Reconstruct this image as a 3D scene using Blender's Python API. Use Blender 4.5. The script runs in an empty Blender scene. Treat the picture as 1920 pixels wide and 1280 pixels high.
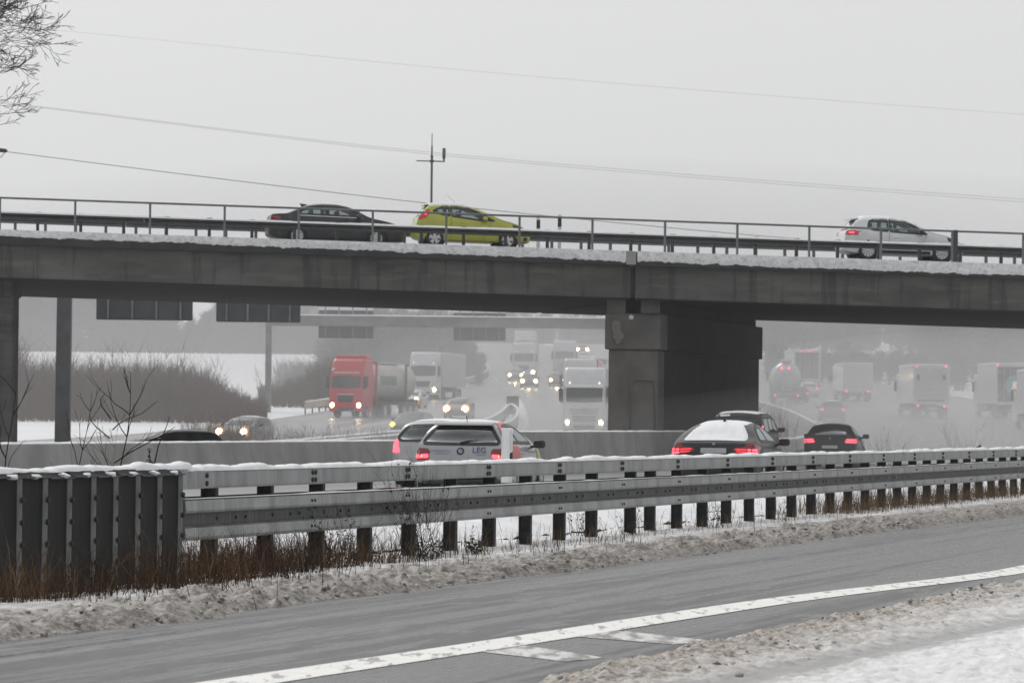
import bpy, bmesh, math, random
from mathutils import Vector, Matrix, noise
from mathutils.bvhtree import BVHTree
from mathutils.geometry import interpolate_bezier

random.seed(7)
SC = bpy.context.scene
COL = SC.collection
R = math.radians

# ------------------------------------------------------------------ camera, sky, sun, exposure
F_PX = 8700.0                     # focal length in pixels of the 1920-wide photograph
CAM_Z = 1.65
PITCH = math.atan((790.0 - 640.0) / F_PX)
ROLL = R(0.6)
cam_d = bpy.data.cameras.new('camera')
cam = bpy.data.objects.new('camera', cam_d)
COL.objects.link(cam)
cam_d.sensor_width = 36.0
cam_d.lens = F_PX / 1920.0 * 36.0
cam_d.clip_start = 0.5
cam_d.clip_end = 6000.0
CAM_R = Matrix.Rotation(math.pi / 2 + PITCH, 3, 'X') @ Matrix.Rotation(ROLL, 3, 'Z')
cam.matrix_world = Matrix.Translation((0, 0, CAM_Z)) @ CAM_R.to_4x4()
cam_d.dof.use_dof = True
cam_d.dof.focus_distance = 60.0
cam_d.dof.aperture_fstop = 9.0
SC.camera = cam

world = bpy.data.worlds.new('World')
SC.world = world
world.use_nodes = True
wn = world.node_tree
wn.nodes.clear()
w_out = wn.nodes.new('ShaderNodeOutputWorld')
w_bg = wn.nodes.new('ShaderNodeBackground')
w_sky = wn.nodes.new('ShaderNodeTexSky')
w_sky.sky_type = 'NISHITA'
w_sky.sun_disc = False
SUN_EL, SUN_AZ = R(42), R(-30)
w_sky.sun_elevation = SUN_EL
w_sky.sun_rotation = SUN_AZ
w_sky.air_density = 1.0
w_sky.dust_density = 6.0
w_hsv = wn.nodes.new('ShaderNodeHueSaturation')
w_hsv.inputs['Saturation'].default_value = 0.06
w_mix = wn.nodes.new('ShaderNodeMix')
w_mix.data_type = 'RGBA'
w_mix.inputs[0].default_value = 0.80           # a closed cloud deck: mostly even grey
w_mix.inputs[7].default_value = (7.9, 7.94, 8.0, 1)
wn.links.new(w_sky.outputs[0], w_hsv.inputs['Color'])
wn.links.new(w_hsv.outputs[0], w_mix.inputs[6])
wn.links.new(w_mix.outputs[2], w_bg.inputs['Color'])
w_bg.inputs['Strength'].default_value = 0.10
wn.links.new(w_bg.outputs[0], w_out.inputs['Surface'])

sun_d = bpy.data.lights.new('sun', 'SUN')
sun_d.energy = 1.25
sun_d.angle = R(18)
sun_d.color = (1.0, 0.97, 0.94)
sun = bpy.data.objects.new('sun', sun_d)
COL.objects.link(sun)
sd = Vector((math.sin(SUN_AZ) * math.cos(SUN_EL), math.cos(SUN_AZ) * math.cos(SUN_EL), math.sin(SUN_EL)))
sun.rotation_euler = sd.to_track_quat('Z', 'Y').to_euler()
sun.location = (0, -20, 60)

SC.view_settings.view_transform = 'Standard'
SC.view_settings.look = 'None'
SC.view_settings.exposure = 0.0
SC.view_settings.gamma = 1.0
SC.view_settings.use_curve_mapping = False
SC.render.engine = 'CYCLES'
cy = SC.cycles
cy.use_denoising = True
try:
    cy.denoiser = 'OPENIMAGEDENOISE'
    cy.denoising_input_passes = 'RGB_ALBEDO_NORMAL'
except Exception:
    pass
cy.max_bounces = 6
cy.diffuse_bounces = 3
cy.glossy_bounces = 3
cy.transmission_bounces = 4
cy.transparent_max_bounces = 24
cy.volume_bounces = 1
cy.sample_clamp_indirect = 4.0
cy.caustics_reflective = False
cy.caustics_refractive = False

# ------------------------------------------------------------------ helpers
def px(u, v, y):
    """World point seen at pixel (u, v) of the 1920x1280 photograph, at depth y."""
    d = CAM_R @ Vector(((u - 960.0) / F_PX, -(v - 640.0) / F_PX, -1.0))
    return Vector((0, 0, CAM_Z)) + d * (y / d.y)

def px_ground(u, v, z=0.0):
    d = CAM_R @ Vector(((u - 960.0) / F_PX, -(v - 640.0) / F_PX, -1.0))
    return Vector((0, 0, CAM_Z)) + d * ((z - CAM_Z) / d.z)

def ux(u, y):
    return px(u, 800, y).x

def smooth(a, b, x):
    t = max(0.0, min(1.0, (x - a) / (b - a)))
    return t * t * (3 - 2 * t)

def lerp(a, b, t):
    return a + (b - a) * t

def pchip(pts):
    xs = [p[0] for p in pts]; ys = [p[1] for p in pts]; n = len(xs)
    if n == 1:
        return lambda x: ys[0]
    h = [xs[i + 1] - xs[i] for i in range(n - 1)]
    dl = [(ys[i + 1] - ys[i]) / h[i] for i in range(n - 1)]
    m = [0.0] * n
    m[0], m[-1] = dl[0], dl[-1]
    for i in range(1, n - 1):
        if dl[i - 1] * dl[i] <= 0:
            m[i] = 0.0
        else:
            w1 = 2 * h[i] + h[i - 1]; w2 = h[i] + 2 * h[i - 1]
            m[i] = (w1 + w2) / (w1 / dl[i - 1] + w2 / dl[i])
    def f(x):
        if x <= xs[0]: return ys[0]
        if x >= xs[-1]: return ys[-1]
        lo, hi = 0, n - 1
        while hi - lo > 1:
            k = (lo + hi) // 2
            if xs[k] <= x: lo = k
            else: hi = k
        t = (x - xs[lo]) / h[lo]
        t2, t3 = t * t, t * t * t
        return ((2 * t3 - 3 * t2 + 1) * ys[lo] + (t3 - 2 * t2 + t) * h[lo] * m[lo]
                + (-2 * t3 + 3 * t2) * ys[lo + 1] + (t3 - t2) * h[lo] * m[lo + 1])
    return f

class MB:
    """Collects faces; build() links them as one mesh object."""
    def __init__(self):
        self.v = []; self.f = []; self.uv = None
    def add(self, vs, fs):
        o = len(self.v)
        self.v += [tuple(p) for p in vs]
        self.f += [tuple(i + o for i in f) for f in fs]
        return self
    def box(self, x0, x1, y0, y1, z0, z1):
        return self.add([(x0, y0, z0), (x1, y0, z0), (x1, y1, z0), (x0, y1, z0), (x0, y0, z1), (x1, y0, z1), (x1, y1, z1), (x0, y1, z1)],
                        [(0, 3, 2, 1), (4, 5, 6, 7), (0, 1, 5, 4), (1, 2, 6, 5), (2, 3, 7, 6), (3, 0, 4, 7)])
    def bbox(self, x0, x1, y0, y1, z0, z1, b=0.03):
        """Box with chamfered edges."""
        bm = bmesh.new()
        bmesh.ops.create_cube(bm, size=1.0)
        for q in bm.verts:
            q.co = Vector((lerp(x0, x1, q.co.x + .5), lerp(y0, y1, q.co.y + .5), lerp(z0, z1, q.co.z + .5)))
        bmesh.ops.bevel(bm, geom=bm.edges[:], offset=b, segments=2, affect='EDGES', profile=0.5)
        bm.verts.index_update()
        self.add([q.co for q in bm.verts], [[q.index for q in f.verts] for f in bm.faces])
        bm.free()
        return self
    def prism(self, poly, a, b, axis='y'):
        """Polygon in the plane across axis, extruded from a to b."""
        n = len(poly)
        def pt(p, t):
            return {'y': (p[0], t, p[1]), 'x': (t, p[0], p[1]), 'z': (p[0], p[1], t)}[axis]
        vs = [pt(p, a) for p in poly] + [pt(p, b) for p in poly]
        fs = [tuple(range(n))[::-1], tuple(range(n, 2 * n))] + [(i, (i + 1) % n, n + (i + 1) % n, n + i) for i in range(n)]
        return self.add(vs, fs)
    def tube(self, pts, r, n=6, cap=True):
        """Round bar along a polyline; r is one radius or one for each point."""
        pts = [Vector(p) for p in pts]
        rs = r if isinstance(r, (list, tuple)) else [r] * len(pts)
        vs = []; fs = []
        ref = None
        for i, p in enumerate(pts):
            d = (pts[min(i + 1, len(pts) - 1)] - pts[max(i - 1, 0)])
            if d.length < 1e-9: d = Vector((0, 0, 1))
            d.normalize()
            if ref is None:
                ref = d.orthogonal().normalized()
            ref = (ref - d * ref.dot(d))
            if ref.length < 1e-6: ref = d.orthogonal()
            ref.normalize()
            w = d.cross(ref)
            for k in range(n):
                a = 2 * math.pi * k / n
                vs.append(p + (ref * math.cos(a) + w * math.sin(a)) * rs[i])
        for i in range(len(pts) - 1):
            for k in range(n):
                fs.append((i * n + k, i * n + (k + 1) % n, (i + 1) * n + (k + 1) % n, (i + 1) * n + k))
        if cap and n > 2:
            fs.append(tuple(range(n))[::-1]); fs.append(tuple(range((len(pts) - 1) * n, len(pts) * n)))
        return self.add(vs, fs)
    def lathe(self, prof, n=20, axis='y', c=(0, 0, 0), cap=True):
        """Profile of (radius, along axis) turned about an axis through c."""
        vs = []; fs = []
        for r, t in prof:
            for k in range(n):
                a = 2 * math.pi * k / n
                q = {'y': (r * math.cos(a), t, r * math.sin(a)), 'x': (t, r * math.cos(a), r * math.sin(a)), 'z': (r * math.cos(a), r * math.sin(a), t)}[axis]
                vs.append((q[0] + c[0], q[1] + c[1], q[2] + c[2]))
        for i in range(len(prof) - 1):
            for k in range(n):
                fs.append((i * n + k, i * n + (k + 1) % n, (i + 1) * n + (k + 1) % n, (i + 1) * n + k))
        if cap and prof[0][0] > 1e-6: fs.append(tuple(range(n)))
        if cap and prof[-1][0] > 1e-6: fs.append(tuple(range((len(prof) - 1) * n, len(prof) * n)))
        return self.add(vs, fs)
    def sweep(self, section, frames, closed=True, cap=True):
        """section: (a, b) points; frames: (origin, axis a, axis b)."""
        n = len(section); vs = []; fs = []
        for o, ea, eb in frames:
            vs += [o + ea * a + eb * b for a, b in section]
        m = n if closed else n - 1
        for i in range(len(frames) - 1):
            for k in range(m):
                fs.append((i * n + k, i * n + (k + 1) % n, (i + 1) * n + (k + 1) % n, (i + 1) * n + k))
        if closed and cap:
            fs.append(tuple(range(n))); fs.append(tuple(range((len(frames) - 1) * n, len(frames) * n))[::-1])
        return self.add(vs, fs)
    def mesh(self, name, mat=None, smooth_=False, fix=True):
        me = bpy.data.meshes.new(name)
        me.from_pydata(self.v, [], self.f)
        if self.uv is not None:
            ul = me.uv_layers.new(name='UVMap')
            li = [0] * len(me.loops)
            me.loops.foreach_get('vertex_index', li)
            flat = []
            for i in li: flat += self.uv[i]
            ul.data.foreach_set('uv', flat)
        if fix and len(self.f) < 60000:
            bm = bmesh.new(); bm.from_mesh(me)
            bmesh.ops.recalc_face_normals(bm, faces=bm.faces[:])
            bm.to_mesh(me); bm.free()
        if smooth_:
            me.polygons.foreach_set('use_smooth', [True] * len(me.polygons))
        if mat: me.materials.append(mat)
        me.update()
        return me
    def build(self, name, mat, parent=None, smooth_=False, fix=True):
        return link(name, self.mesh(name, mat, smooth_, fix), parent)

def link(name, data, parent=None, loc=None):
    o = bpy.data.objects.new(name, data)
    COL.objects.link(o)
    if parent is not None: o.parent = parent
    if loc is not None: o.location = loc
    return o

def tag(o, label=None, cat=None, group=None, kind=None):
    if label: o['label'] = label
    if cat: o['category'] = cat
    if group: o['group'] = group
    if kind: o['kind'] = kind
    return o

def thing(name, label, cat, loc=(0, 0, 0), rz=0.0, group=None, ry=0.0):
    o = bpy.data.objects.new(name, None)
    COL.objects.link(o)
    o.empty_display_size = 0.2
    o.location = loc
    o.rotation_euler = (0, ry, rz)
    return tag(o, label, cat, group)

def shade_sharp(o, ang=35):
    me = o.data
    me.polygons.foreach_set('use_smooth', [True] * len(me.polygons))
    try:
        me.set_sharp_from_angle(angle=R(ang))
    except Exception:
        pass
    return o

# ------------------------------------------------------------------ materials
MATS = {}
def mat(name, col, rough=0.6, metal=0.0, var=0.12, scale=3.0, bump=0.0, bscale=40.0, coat=0.0, emit=None, es=0.0,
        col2=None, thr=(0.35, 0.65), spec=0.5, uvmap=None, stretch=(1, 1, 1), detail=4.0):
    if name in MATS: return MATS[name]
    m = bpy.data.materials.new(name); MATS[name] = m
    m.use_nodes = True
    nt = m.node_tree; b = nt.nodes['Principled BSDF']
    b.inputs['Roughness'].default_value = rough
    b.inputs['Metallic'].default_value = metal
    b.inputs['Specular IOR Level'].default_value = spec
    if coat:
        b.inputs['Coat Weight'].default_value = coat
        b.inputs['Coat Roughness'].default_value = 0.06
    c1 = tuple(col) + (1,)
    if emit:
        b.inputs['Emission Color'].default_value = tuple(emit) + (1,)
        b.inputs['Emission Strength'].default_value = es
    if col2 is None:
        ca = tuple(max(0, c * (1 - var)) for c in col) + (1,)
        cb = tuple(min(1, c * (1 + var)) for c in col) + (1,)
    else:
        ca, cb = c1, tuple(col2) + (1,)
    tc = nt.nodes.new('ShaderNodeTexCoord')
    mp = nt.nodes.new('ShaderNodeMapping')
    mp.inputs['Scale'].default_value = stretch
    nt.links.new(tc.outputs['UV' if uvmap else 'Object'], mp.inputs['Vector'])
    ns = nt.nodes.new('ShaderNodeTexNoise')
    ns.inputs['Scale'].default_value = scale
    ns.inputs['Detail'].default_value = detail
    ns.inputs['Roughness'].default_value = 0.6
    nt.links.new(mp.outputs[0], ns.inputs['Vector'])
    rp = nt.nodes.new('ShaderNodeValToRGB')
    rp.color_ramp.elements[0].position = thr[0]; rp.color_ramp.elements[0].color = ca
    rp.color_ramp.elements[1].position = thr[1]; rp.color_ramp.elements[1].color = cb
    nt.links.new(ns.outputs['Fac'], rp.inputs['Fac'])
    nt.links.new(rp.outputs['Color'], b.inputs['Base Color'])
    if bump:
        n2 = nt.nodes.new('ShaderNodeTexNoise')
        n2.inputs['Scale'].default_value = bscale
        n2.inputs['Detail'].default_value = 3.0
        nt.links.new(tc.outputs['Object'], n2.inputs['Vector'])
        bp = nt.nodes.new('ShaderNodeBump')
        bp.inputs['Strength'].default_value = bump
        bp.inputs['Distance'].default_value = 0.02
        nt.links.new(n2.outputs['Fac'], bp.inputs['Height'])
        nt.links.new(bp.outputs['Normal'], b.inputs['Normal'])
    return m

def layer_noise(m, col, scale, thr, fac=1.0, stretch=(1, 1, 1), uvmap=False, rough=None, detail=4.0):
    """Adds another noise-shaped patch of colour (dirt, wear, slush) over a material made by mat()."""
    nt = m.node_tree; b = nt.nodes['Principled BSDF']
    src = b.inputs['Base Color'].links[0].from_socket
    tc = nt.nodes.new('ShaderNodeTexCoord')
    mp = nt.nodes.new('ShaderNodeMapping'); mp.inputs['Scale'].default_value = stretch
    nt.links.new(tc.outputs['UV' if uvmap else 'Object'], mp.inputs['Vector'])
    ns = nt.nodes.new('ShaderNodeTexNoise')
    ns.inputs['Scale'].default_value = scale; ns.inputs['Detail'].default_value = detail; ns.inputs['Roughness'].default_value = 0.62
    nt.links.new(mp.outputs[0], ns.inputs['Vector'])
    mr = nt.nodes.new('ShaderNodeMapRange')
    mr.inputs['From Min'].default_value = thr[0]; mr.inputs['From Max'].default_value = thr[1]
    mr.inputs['To Min'].default_value = 0.0; mr.inputs['To Max'].default_value = fac
    nt.links.new(ns.outputs['Fac'], mr.inputs['Value'])
    mx = nt.nodes.new('ShaderNodeMix'); mx.data_type = 'RGBA'
    nt.links.new(mr.outputs[0], mx.inputs[0])
    nt.links.new(src, mx.inputs[6]); mx.inputs[7].default_value = tuple(col) + (1,)
    nt.links.new(mx.outputs[2], b.inputs['Base Color'])
    if rough is not None:
        r0 = b.inputs['Roughness']
        mf = nt.nodes.new('ShaderNodeMix'); mf.data_type = 'FLOAT'
        nt.links.new(mr.outputs[0], mf.inputs[0])
        if r0.links: nt.links.new(r0.links[0].from_socket, mf.inputs[2])
        else: mf.inputs[2].default_value = r0.default_value
        mf.inputs[3].default_value = rough
        nt.links.new(mf.outputs[0], r0)
    return m

def glass(name, tint, fac=0.18):
    if name in MATS: return MATS[name]
    m = bpy.data.materials.new(name); MATS[name] = m
    m.use_nodes = True
    nt = m.node_tree; nt.nodes.clear()
    o = nt.nodes.new('ShaderNodeOutputMaterial')
    t = nt.nodes.new('ShaderNodeBsdfTransparent'); t.inputs['Color'].default_value = tuple(tint) + (1,)
    g = nt.nodes.new('ShaderNodeBsdfGlossy'); g.inputs['Roughness'].default_value = 0.08
    g.inputs['Color'].default_value = (0.8, 0.85, 0.86, 1)
    fr = nt.nodes.new('ShaderNodeFresnel'); fr.inputs['IOR'].default_value = 1.45
    ns = nt.nodes.new('ShaderNodeTexNoise'); ns.inputs['Scale'].default_value = 6.0
    md = nt.nodes.new('ShaderNodeMath'); md.operation = 'MULTIPLY_ADD'
    nt.links.new(ns.outputs['Fac'], md.inputs[0]); md.inputs[1].default_value = fac * 0.5
    nt.links.new(fr.outputs[0], md.inputs[2])
    mx = nt.nodes.new('ShaderNodeMixShader')
    nt.links.new(md.outputs[0], mx.inputs[0])
    nt.links.new(t.outputs[0], mx.inputs[1]); nt.links.new(g.outputs[0], mx.inputs[2])
    nt.links.new(mx.outputs[0], o.inputs['Surface'])
    return m

snow = mat('snow', (0.80, 0.81, 0.83), 0.75, var=0.06, scale=2.5, bump=0.35, bscale=25)
snow_far = mat('snow_field', (0.78, 0.79, 0.81), 0.8, var=0.06, scale=0.15)
layer_noise(snow_far, (0.30, 0.29, 0.24), 0.12, (0.60, 0.75), 0.6, stretch=(1, 3, 1))
layer_noise(snow_far, (0.33, 0.31, 0.26), 2.0, (0.62, 0.72), 0.45)
slush = mat('slush', (0.50, 0.47, 0.44), 0.6, var=0.1, scale=5, col2=(0.13, 0.115, 0.10), thr=(0.40, 0.60), bump=0.5, bscale=60)
steel = mat('galvanised_steel', (0.31, 0.32, 0.32), 0.48, 0.65, var=0.16, scale=2.2, stretch=(1, 1, 0.25))
layer_noise(steel, (0.13, 0.13, 0.13), 1.6, (0.48, 0.70), 0.75, stretch=(1, 1, 0.4))
layer_noise(steel, (0.50, 0.51, 0.52), 9, (0.60, 0.70), 0.5, stretch=(3, 3, 0.12))
steel_dark = mat('weathered_shaded_steel', (0.022, 0.023, 0.023), 0.7, 0.0, spec=0.12, var=0.3, scale=3.0, stretch=(1, 1, 0.3))  # stained pan, also coloured dark so the flange strips seem to catch light
layer_noise(steel_dark, (0.085, 0.088, 0.085), 2.4, (0.50, 0.75), 0.7, stretch=(2, 2, 0.35))
post_m = mat('post_steel', (0.030, 0.030, 0.031), 0.75, 0.0, var=0.4, scale=6)
layer_noise(post_m, (0.5, 0.5, 0.5), 5, (0.66, 0.76), 0.5)
channel_m = mat('shaded_channel_steel', (0.075, 0.077, 0.078), 0.6, 0.3, var=0.3, scale=3.0)  # shade of the recess between the beams, put into the colour
layer_noise(channel_m, (0.22, 0.22, 0.22), 6, (0.56, 0.70), 0.6, stretch=(3, 3, 0.2))
rail_m = mat('rail_steel', (0.16, 0.165, 0.17), 0.5, 0.6, var=0.2, scale=1.5)
rail_dark = mat('dark_rail_steel', (0.045, 0.047, 0.047), 0.55, 0.3, var=0.3, scale=2.0)
bolt_m = mat('bolt_steel', (0.02, 0.02, 0.021), 0.6, 0.3, var=0.2, scale=30)
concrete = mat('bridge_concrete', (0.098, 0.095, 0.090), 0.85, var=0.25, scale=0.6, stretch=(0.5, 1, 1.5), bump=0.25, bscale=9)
layer_noise(concrete, (0.042, 0.041, 0.040), 0.35, (0.48, 0.72), 0.75, stretch=(1, 1, 2.5))
layer_noise(concrete, (0.155, 0.147, 0.132), 1.3, (0.53, 0.66), 0.6, stretch=(0.25, 1, 2.4))
layer_noise(concrete, (0.035, 0.034, 0.033), 1.0, (0.54, 0.64), 0.6, stretch=(3.0, 1, 0.25))
soffit_m = mat('shaded_soffit', (0.022, 0.023, 0.025), 0.9, var=0.25, scale=0.7, stretch=(0.4, 1, 1))  # shade under the deck, put into the base colour
cornice_m = mat('cornice_concrete', (0.036, 0.036, 0.036), 0.85, var=0.3, scale=1.4, bump=0.3, bscale=14)
shade_m = mat('shaded_concrete', (0.030, 0.030, 0.030), 0.9, var=0.25, scale=0.6, bump=0.2, bscale=8)  # dark copy of the pier concrete: shade of the long sides as colour
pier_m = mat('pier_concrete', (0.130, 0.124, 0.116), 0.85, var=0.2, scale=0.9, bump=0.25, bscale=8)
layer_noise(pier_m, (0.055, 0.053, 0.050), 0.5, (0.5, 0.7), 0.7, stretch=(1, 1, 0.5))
barrier_m = mat('barrier_concrete', (0.30, 0.30, 0.295), 0.8, var=0.14, scale=0.8, stretch=(1, 1, 0.6))
layer_noise(barrier_m, (0.17, 0.168, 0.165), 0.7, (0.45, 0.75), 0.6)
asphalt = mat('wet_asphalt', (0.042, 0.042, 0.044), 0.42, var=0.2, scale=1.0, uvmap=True, stretch=(1.3, 0.06, 1), spec=0.2)
layer_noise(asphalt, (0.22, 0.22, 0.225), 1.0, (0.48, 0.57), 0.9, stretch=(1.1, 0.012, 1), uvmap=True, rough=0.65)
layer_noise(asphalt, (0.022, 0.022, 0.023), 1.0, (0.49, 0.54), 0.9, stretch=(1.5, 0.012, 1), uvmap=True, rough=0.18)
layer_noise(asphalt, (0.24, 0.24, 0.242), 2.2, (0.53, 0.58), 0.7, stretch=(3.0, 0.010, 1), uvmap=True, rough=0.7)
layer_noise(asphalt, (0.020, 0.020, 0.021), 1.0, (0.52, 0.60), 0.85, stretch=(5.0, 0.45, 1), uvmap=True, rough=0.2, detail=7)
layer_noise(asphalt, (0.22, 0.22, 0.218), 1.0, (0.54, 0.60), 0.6, stretch=(26.0, 1.6, 1), uvmap=True, rough=0.7, detail=5)
layer_noise(asphalt, (0.02, 0.02, 0.02), 1.0, (0.56, 0.64), 0.7, stretch=(34.0, 2.3, 1), uvmap=True, rough=0.4, detail=5)
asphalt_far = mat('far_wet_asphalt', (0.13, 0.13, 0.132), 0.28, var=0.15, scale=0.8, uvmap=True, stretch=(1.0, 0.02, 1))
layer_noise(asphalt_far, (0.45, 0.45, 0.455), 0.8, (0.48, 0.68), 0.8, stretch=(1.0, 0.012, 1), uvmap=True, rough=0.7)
paint_white = mat('road_paint', (0.78, 0.775, 0.75), 0.6, var=0.06, scale=4)
layer_noise(paint_white, (0.22, 0.215, 0.21), 1.0, (0.545, 0.61), 0.8, stretch=(9, 1.3, 1), detail=6)
flange_m = mat('sheen_zinc', (0.20, 0.205, 0.205), 0.55, 0.4, var=0.3, scale=4, stretch=(1, 1, 0.4))  # paler than the pan: reflected brightness of the strip painted in
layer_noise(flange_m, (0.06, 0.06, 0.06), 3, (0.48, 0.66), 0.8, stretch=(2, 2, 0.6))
worn_paint = mat('worn_road_paint', (0.62, 0.615, 0.60), 0.6, var=0.1, scale=4)
layer_noise(worn_paint, (0.13, 0.13, 0.13), 1.0, (0.44, 0.58), 0.85, stretch=(7, 1.1, 1), detail=6)
grass_m = mat('dry_grass', (0.100, 0.054, 0.028), 0.9, var=0.5, scale=1.5, spec=0.15)
layer_noise(grass_m, (0.022, 0.015, 0.011), 1.3, (0.42, 0.58), 0.9)
straw_m = mat('straw', (0.17, 0.115, 0.065), 0.9, var=0.4, scale=2.5, spec=0.15)
twig_m = mat('bare_twig', (0.018, 0.014, 0.013), 0.9, var=0.3, scale=3, spec=0.15)
leaf_dark = mat('withered_leaf', (0.022, 0.028, 0.016), 0.8, var=0.4, scale=6, spec=0.2)
halo_out = mat('orange_lamp_glow', (0.7, 0.35, 0.1), 0.4, var=0.05, scale=20, emit=(1.0, 0.42, 0.12), es=0.75)  # outer orange glow round a headlamp, painted as an emissive ring
brush_m = mat('brushwood', (0.085, 0.052, 0.043), 0.9, var=0.3, scale=0.3, spec=0.1)
wood_m = mat('far_wood', (0.070, 0.066, 0.066), 0.95, var=0.3, scale=0.05, spec=0.1)
frost_m = mat('frosted_twig', (0.32, 0.31, 0.31), 0.9, var=0.2, scale=0.5, spec=0.1)
bark_m = mat('bark', (0.045, 0.038, 0.034), 0.9, var=0.3, scale=2)
black_pl = mat('black_plastic', (0.014, 0.014, 0.015), 0.5, var=0.2, scale=8)
dark_in = mat('dark_interior', (0.022, 0.023, 0.025), 0.85, var=0.2, scale=6)
tyre_m = mat('tyre_rubber', (0.020, 0.020, 0.021), 0.85, var=0.3, scale=10)
rim_m = mat('alloy_rim', (0.60, 0.61, 0.63), 0.4, 0.15, var=0.12, scale=6)
white_pl = mat('white_plastic', (0.70, 0.70, 0.69), 0.55, var=0.08, scale=6)
chrome = mat('chrome', (0.6, 0.61, 0.62), 0.2, 1.0, var=0.05, scale=4)
plate_m = mat('number_plate', (0.42, 0.43, 0.45), 0.5, var=0.05, scale=8)
sign_m = mat('sign_back', (0.055, 0.06, 0.066), 0.6, 0.2, var=0.2, scale=1.0)
gantry_m = mat('gantry_steel', (0.20, 0.205, 0.21), 0.55, 0.4, var=0.2, scale=1.2)
column_m = mat('gantry_column', (0.085, 0.087, 0.09), 0.6, 0.3, var=0.2, scale=1.2)
wire_m = mat('wire', (0.30, 0.33, 0.33), 0.6, 0.3, var=0.1, scale=1)
mast_m = mat('mast_steel', (0.10, 0.13, 0.125), 0.5, 0.3, var=0.2, scale=2)
g_clear = glass('car_glass', (0.50, 0.60, 0.57))
g_dark = glass('tinted_glass', (0.20, 0.225, 0.225))
glass_op = mat('far_car_glass', (0.035, 0.038, 0.040), 0.12, var=0.3, scale=3)
lamp_red = mat('red_lamp', (0.45, 0.012, 0.018), 0.3, var=0.1, scale=20, emit=(1.0, 0.035, 0.06), es=1.5)
lamp_redhot = mat('bright_red_lamp', (0.6, 0.02, 0.03), 0.3, var=0.1, scale=20, emit=(1.0, 0.06, 0.09), es=4.0)
lamp_amber = mat('amber_lamp', (0.7, 0.25, 0.02), 0.3, var=0.1, scale=20, emit=(1.0, 0.42, 0.05), es=7.0)
lamp_core = mat('glowing_lamp_core', (0.8, 0.3, 0.03), 0.3, var=0.1, scale=20, emit=(1.0, 0.33, 0.04), es=3.5)
lamp_white = mat('head_lamp', (0.8, 0.8, 0.75), 0.3, var=0.05, scale=20, emit=(1.0, 0.80, 0.50), es=30.0)
lamp_halo = mat('warm_lamp_glow', (0.8, 0.5, 0.2), 0.3, var=0.05, scale=20, emit=(1.0, 0.52, 0.16), es=1.5)  # warm glow round a headlamp, painted as an emissive ring
lamp_dim = mat('marker_lamp', (0.8, 0.75, 0.7), 0.3, var=0.05, scale=20, emit=(1.0, 0.8, 0.65), es=2.0)
lens_red = mat('red_lens', (0.22, 0.012, 0.018), 0.2, var=0.15, scale=20, coat=0.5)
lens_bright = mat('bright_red_lens', (0.62, 0.025, 0.035), 0.2, var=0.1, scale=20, coat=0.5)

def paint(name, col, var=0.05, grime=(0.25, 0.245, 0.24), gf=0.35, metal=0.0):
    if name in MATS: return MATS[name]
    dk = max(col) < 0.1
    m = mat(name, col, 0.42 if dk else 0.38, metal, var=var, scale=2.0, coat=0.15 if dk else 0.5, spec=0.3 if dk else 0.5)
    layer_noise(m, grime, 2.2, (0.52, 0.80), gf, rough=0.7)
    return m

# ------------------------------------------------------------------ the lie of the land
RA = Vector((-3.18, 46.8, 0))                 # first rail joint
RTH = R(13.5)
RD = Vector((math.sin(RTH), math.cos(RTH), 0))    # along the rail, away from the camera
RN = Vector((-math.cos(RTH), math.sin(RTH), 0))   # to its far side
UP = Vector((0, 0, 1))

def rail_pt(t, d=0.0, z=0.0):
    return RA + RD * t + RN * d + UP * z

g_prof = pchip([(-60, 0.25), (190, 0.25), (225, 0.38), (272, 0.85), (335, 2.2), (400, 3.6), (458, 4.9), (520, 6.8), (580, 8.9), (700, 12.6), (850, 16), (1000, 18), (1300, 20), (1700, 20)])

f_medx = pchip([(50, -16), (82, -9.0), (111, -2.8), (145, 4.3), (172, 9.7), (210, 13.6), (262, 18.0)])
def rail_d(x, y):
    return (x - RA.x) * RN.x + (y - RA.y) * RN.y

def ground(x, y):
    g = g_prof(y)
    if y < 190:
        d = rail_d(x, y)
        b = smooth(0.5, 2.2, d)
        b = max(b, smooth(120, 185, y))
        g *= b
    if y < 240:                                 # the far carriageway lies a little lower on the left
        g -= 0.40 * smooth(3, 9, f_medx(y) - x) * (1 - smooth(190, 240, y))
    if x < -15 and y > 640:                     # the wooded hill on the left
        g += 9.0 * smooth(-15, -60, x) * smooth(640, 960, y)
    if x > 45 and y > 300:
        g += 4.0 * smooth(45, 130, x) * smooth(300, 560, y)
    return g

def axis(vals):
    out = []
    for a, b, s in vals:
        n = max(1, int(round((b - a) / s)))
        out += [a + (b - a) * i / n for i in range(n)]
    return out + [vals[-1][1]]

xs = axis([(-420, -100, 40), (-100, -40, 10), (-40, 50, 2.0), (50, 120, 10), (120, 420, 40)])
ys = axis([(-40, 20, 10), (20, 130, 2.0), (130, 250, 5), (250, 1000, 15), (1000, 1480, 60)])
b = MB()
nx = len(xs)
for yy in ys:
    for xx in xs:
        b.v.append((xx, yy, ground(xx, yy) - 0.06 + 0.05 * noise.noise(Vector((xx * .2, yy * .2, 0))) * (1 if yy > 160 and xx < -25 else 0)))
for j in range(len(ys) - 1):
    for i in range(nx - 1):
        b.f.append((j * nx + i, j * nx + i + 1, (j + 1) * nx + i + 1, (j + 1) * nx + i))
tag(b.build('ground', snow_far, None, True), 'snow covered ground and fields rising into the distance', kind='structure')

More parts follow.
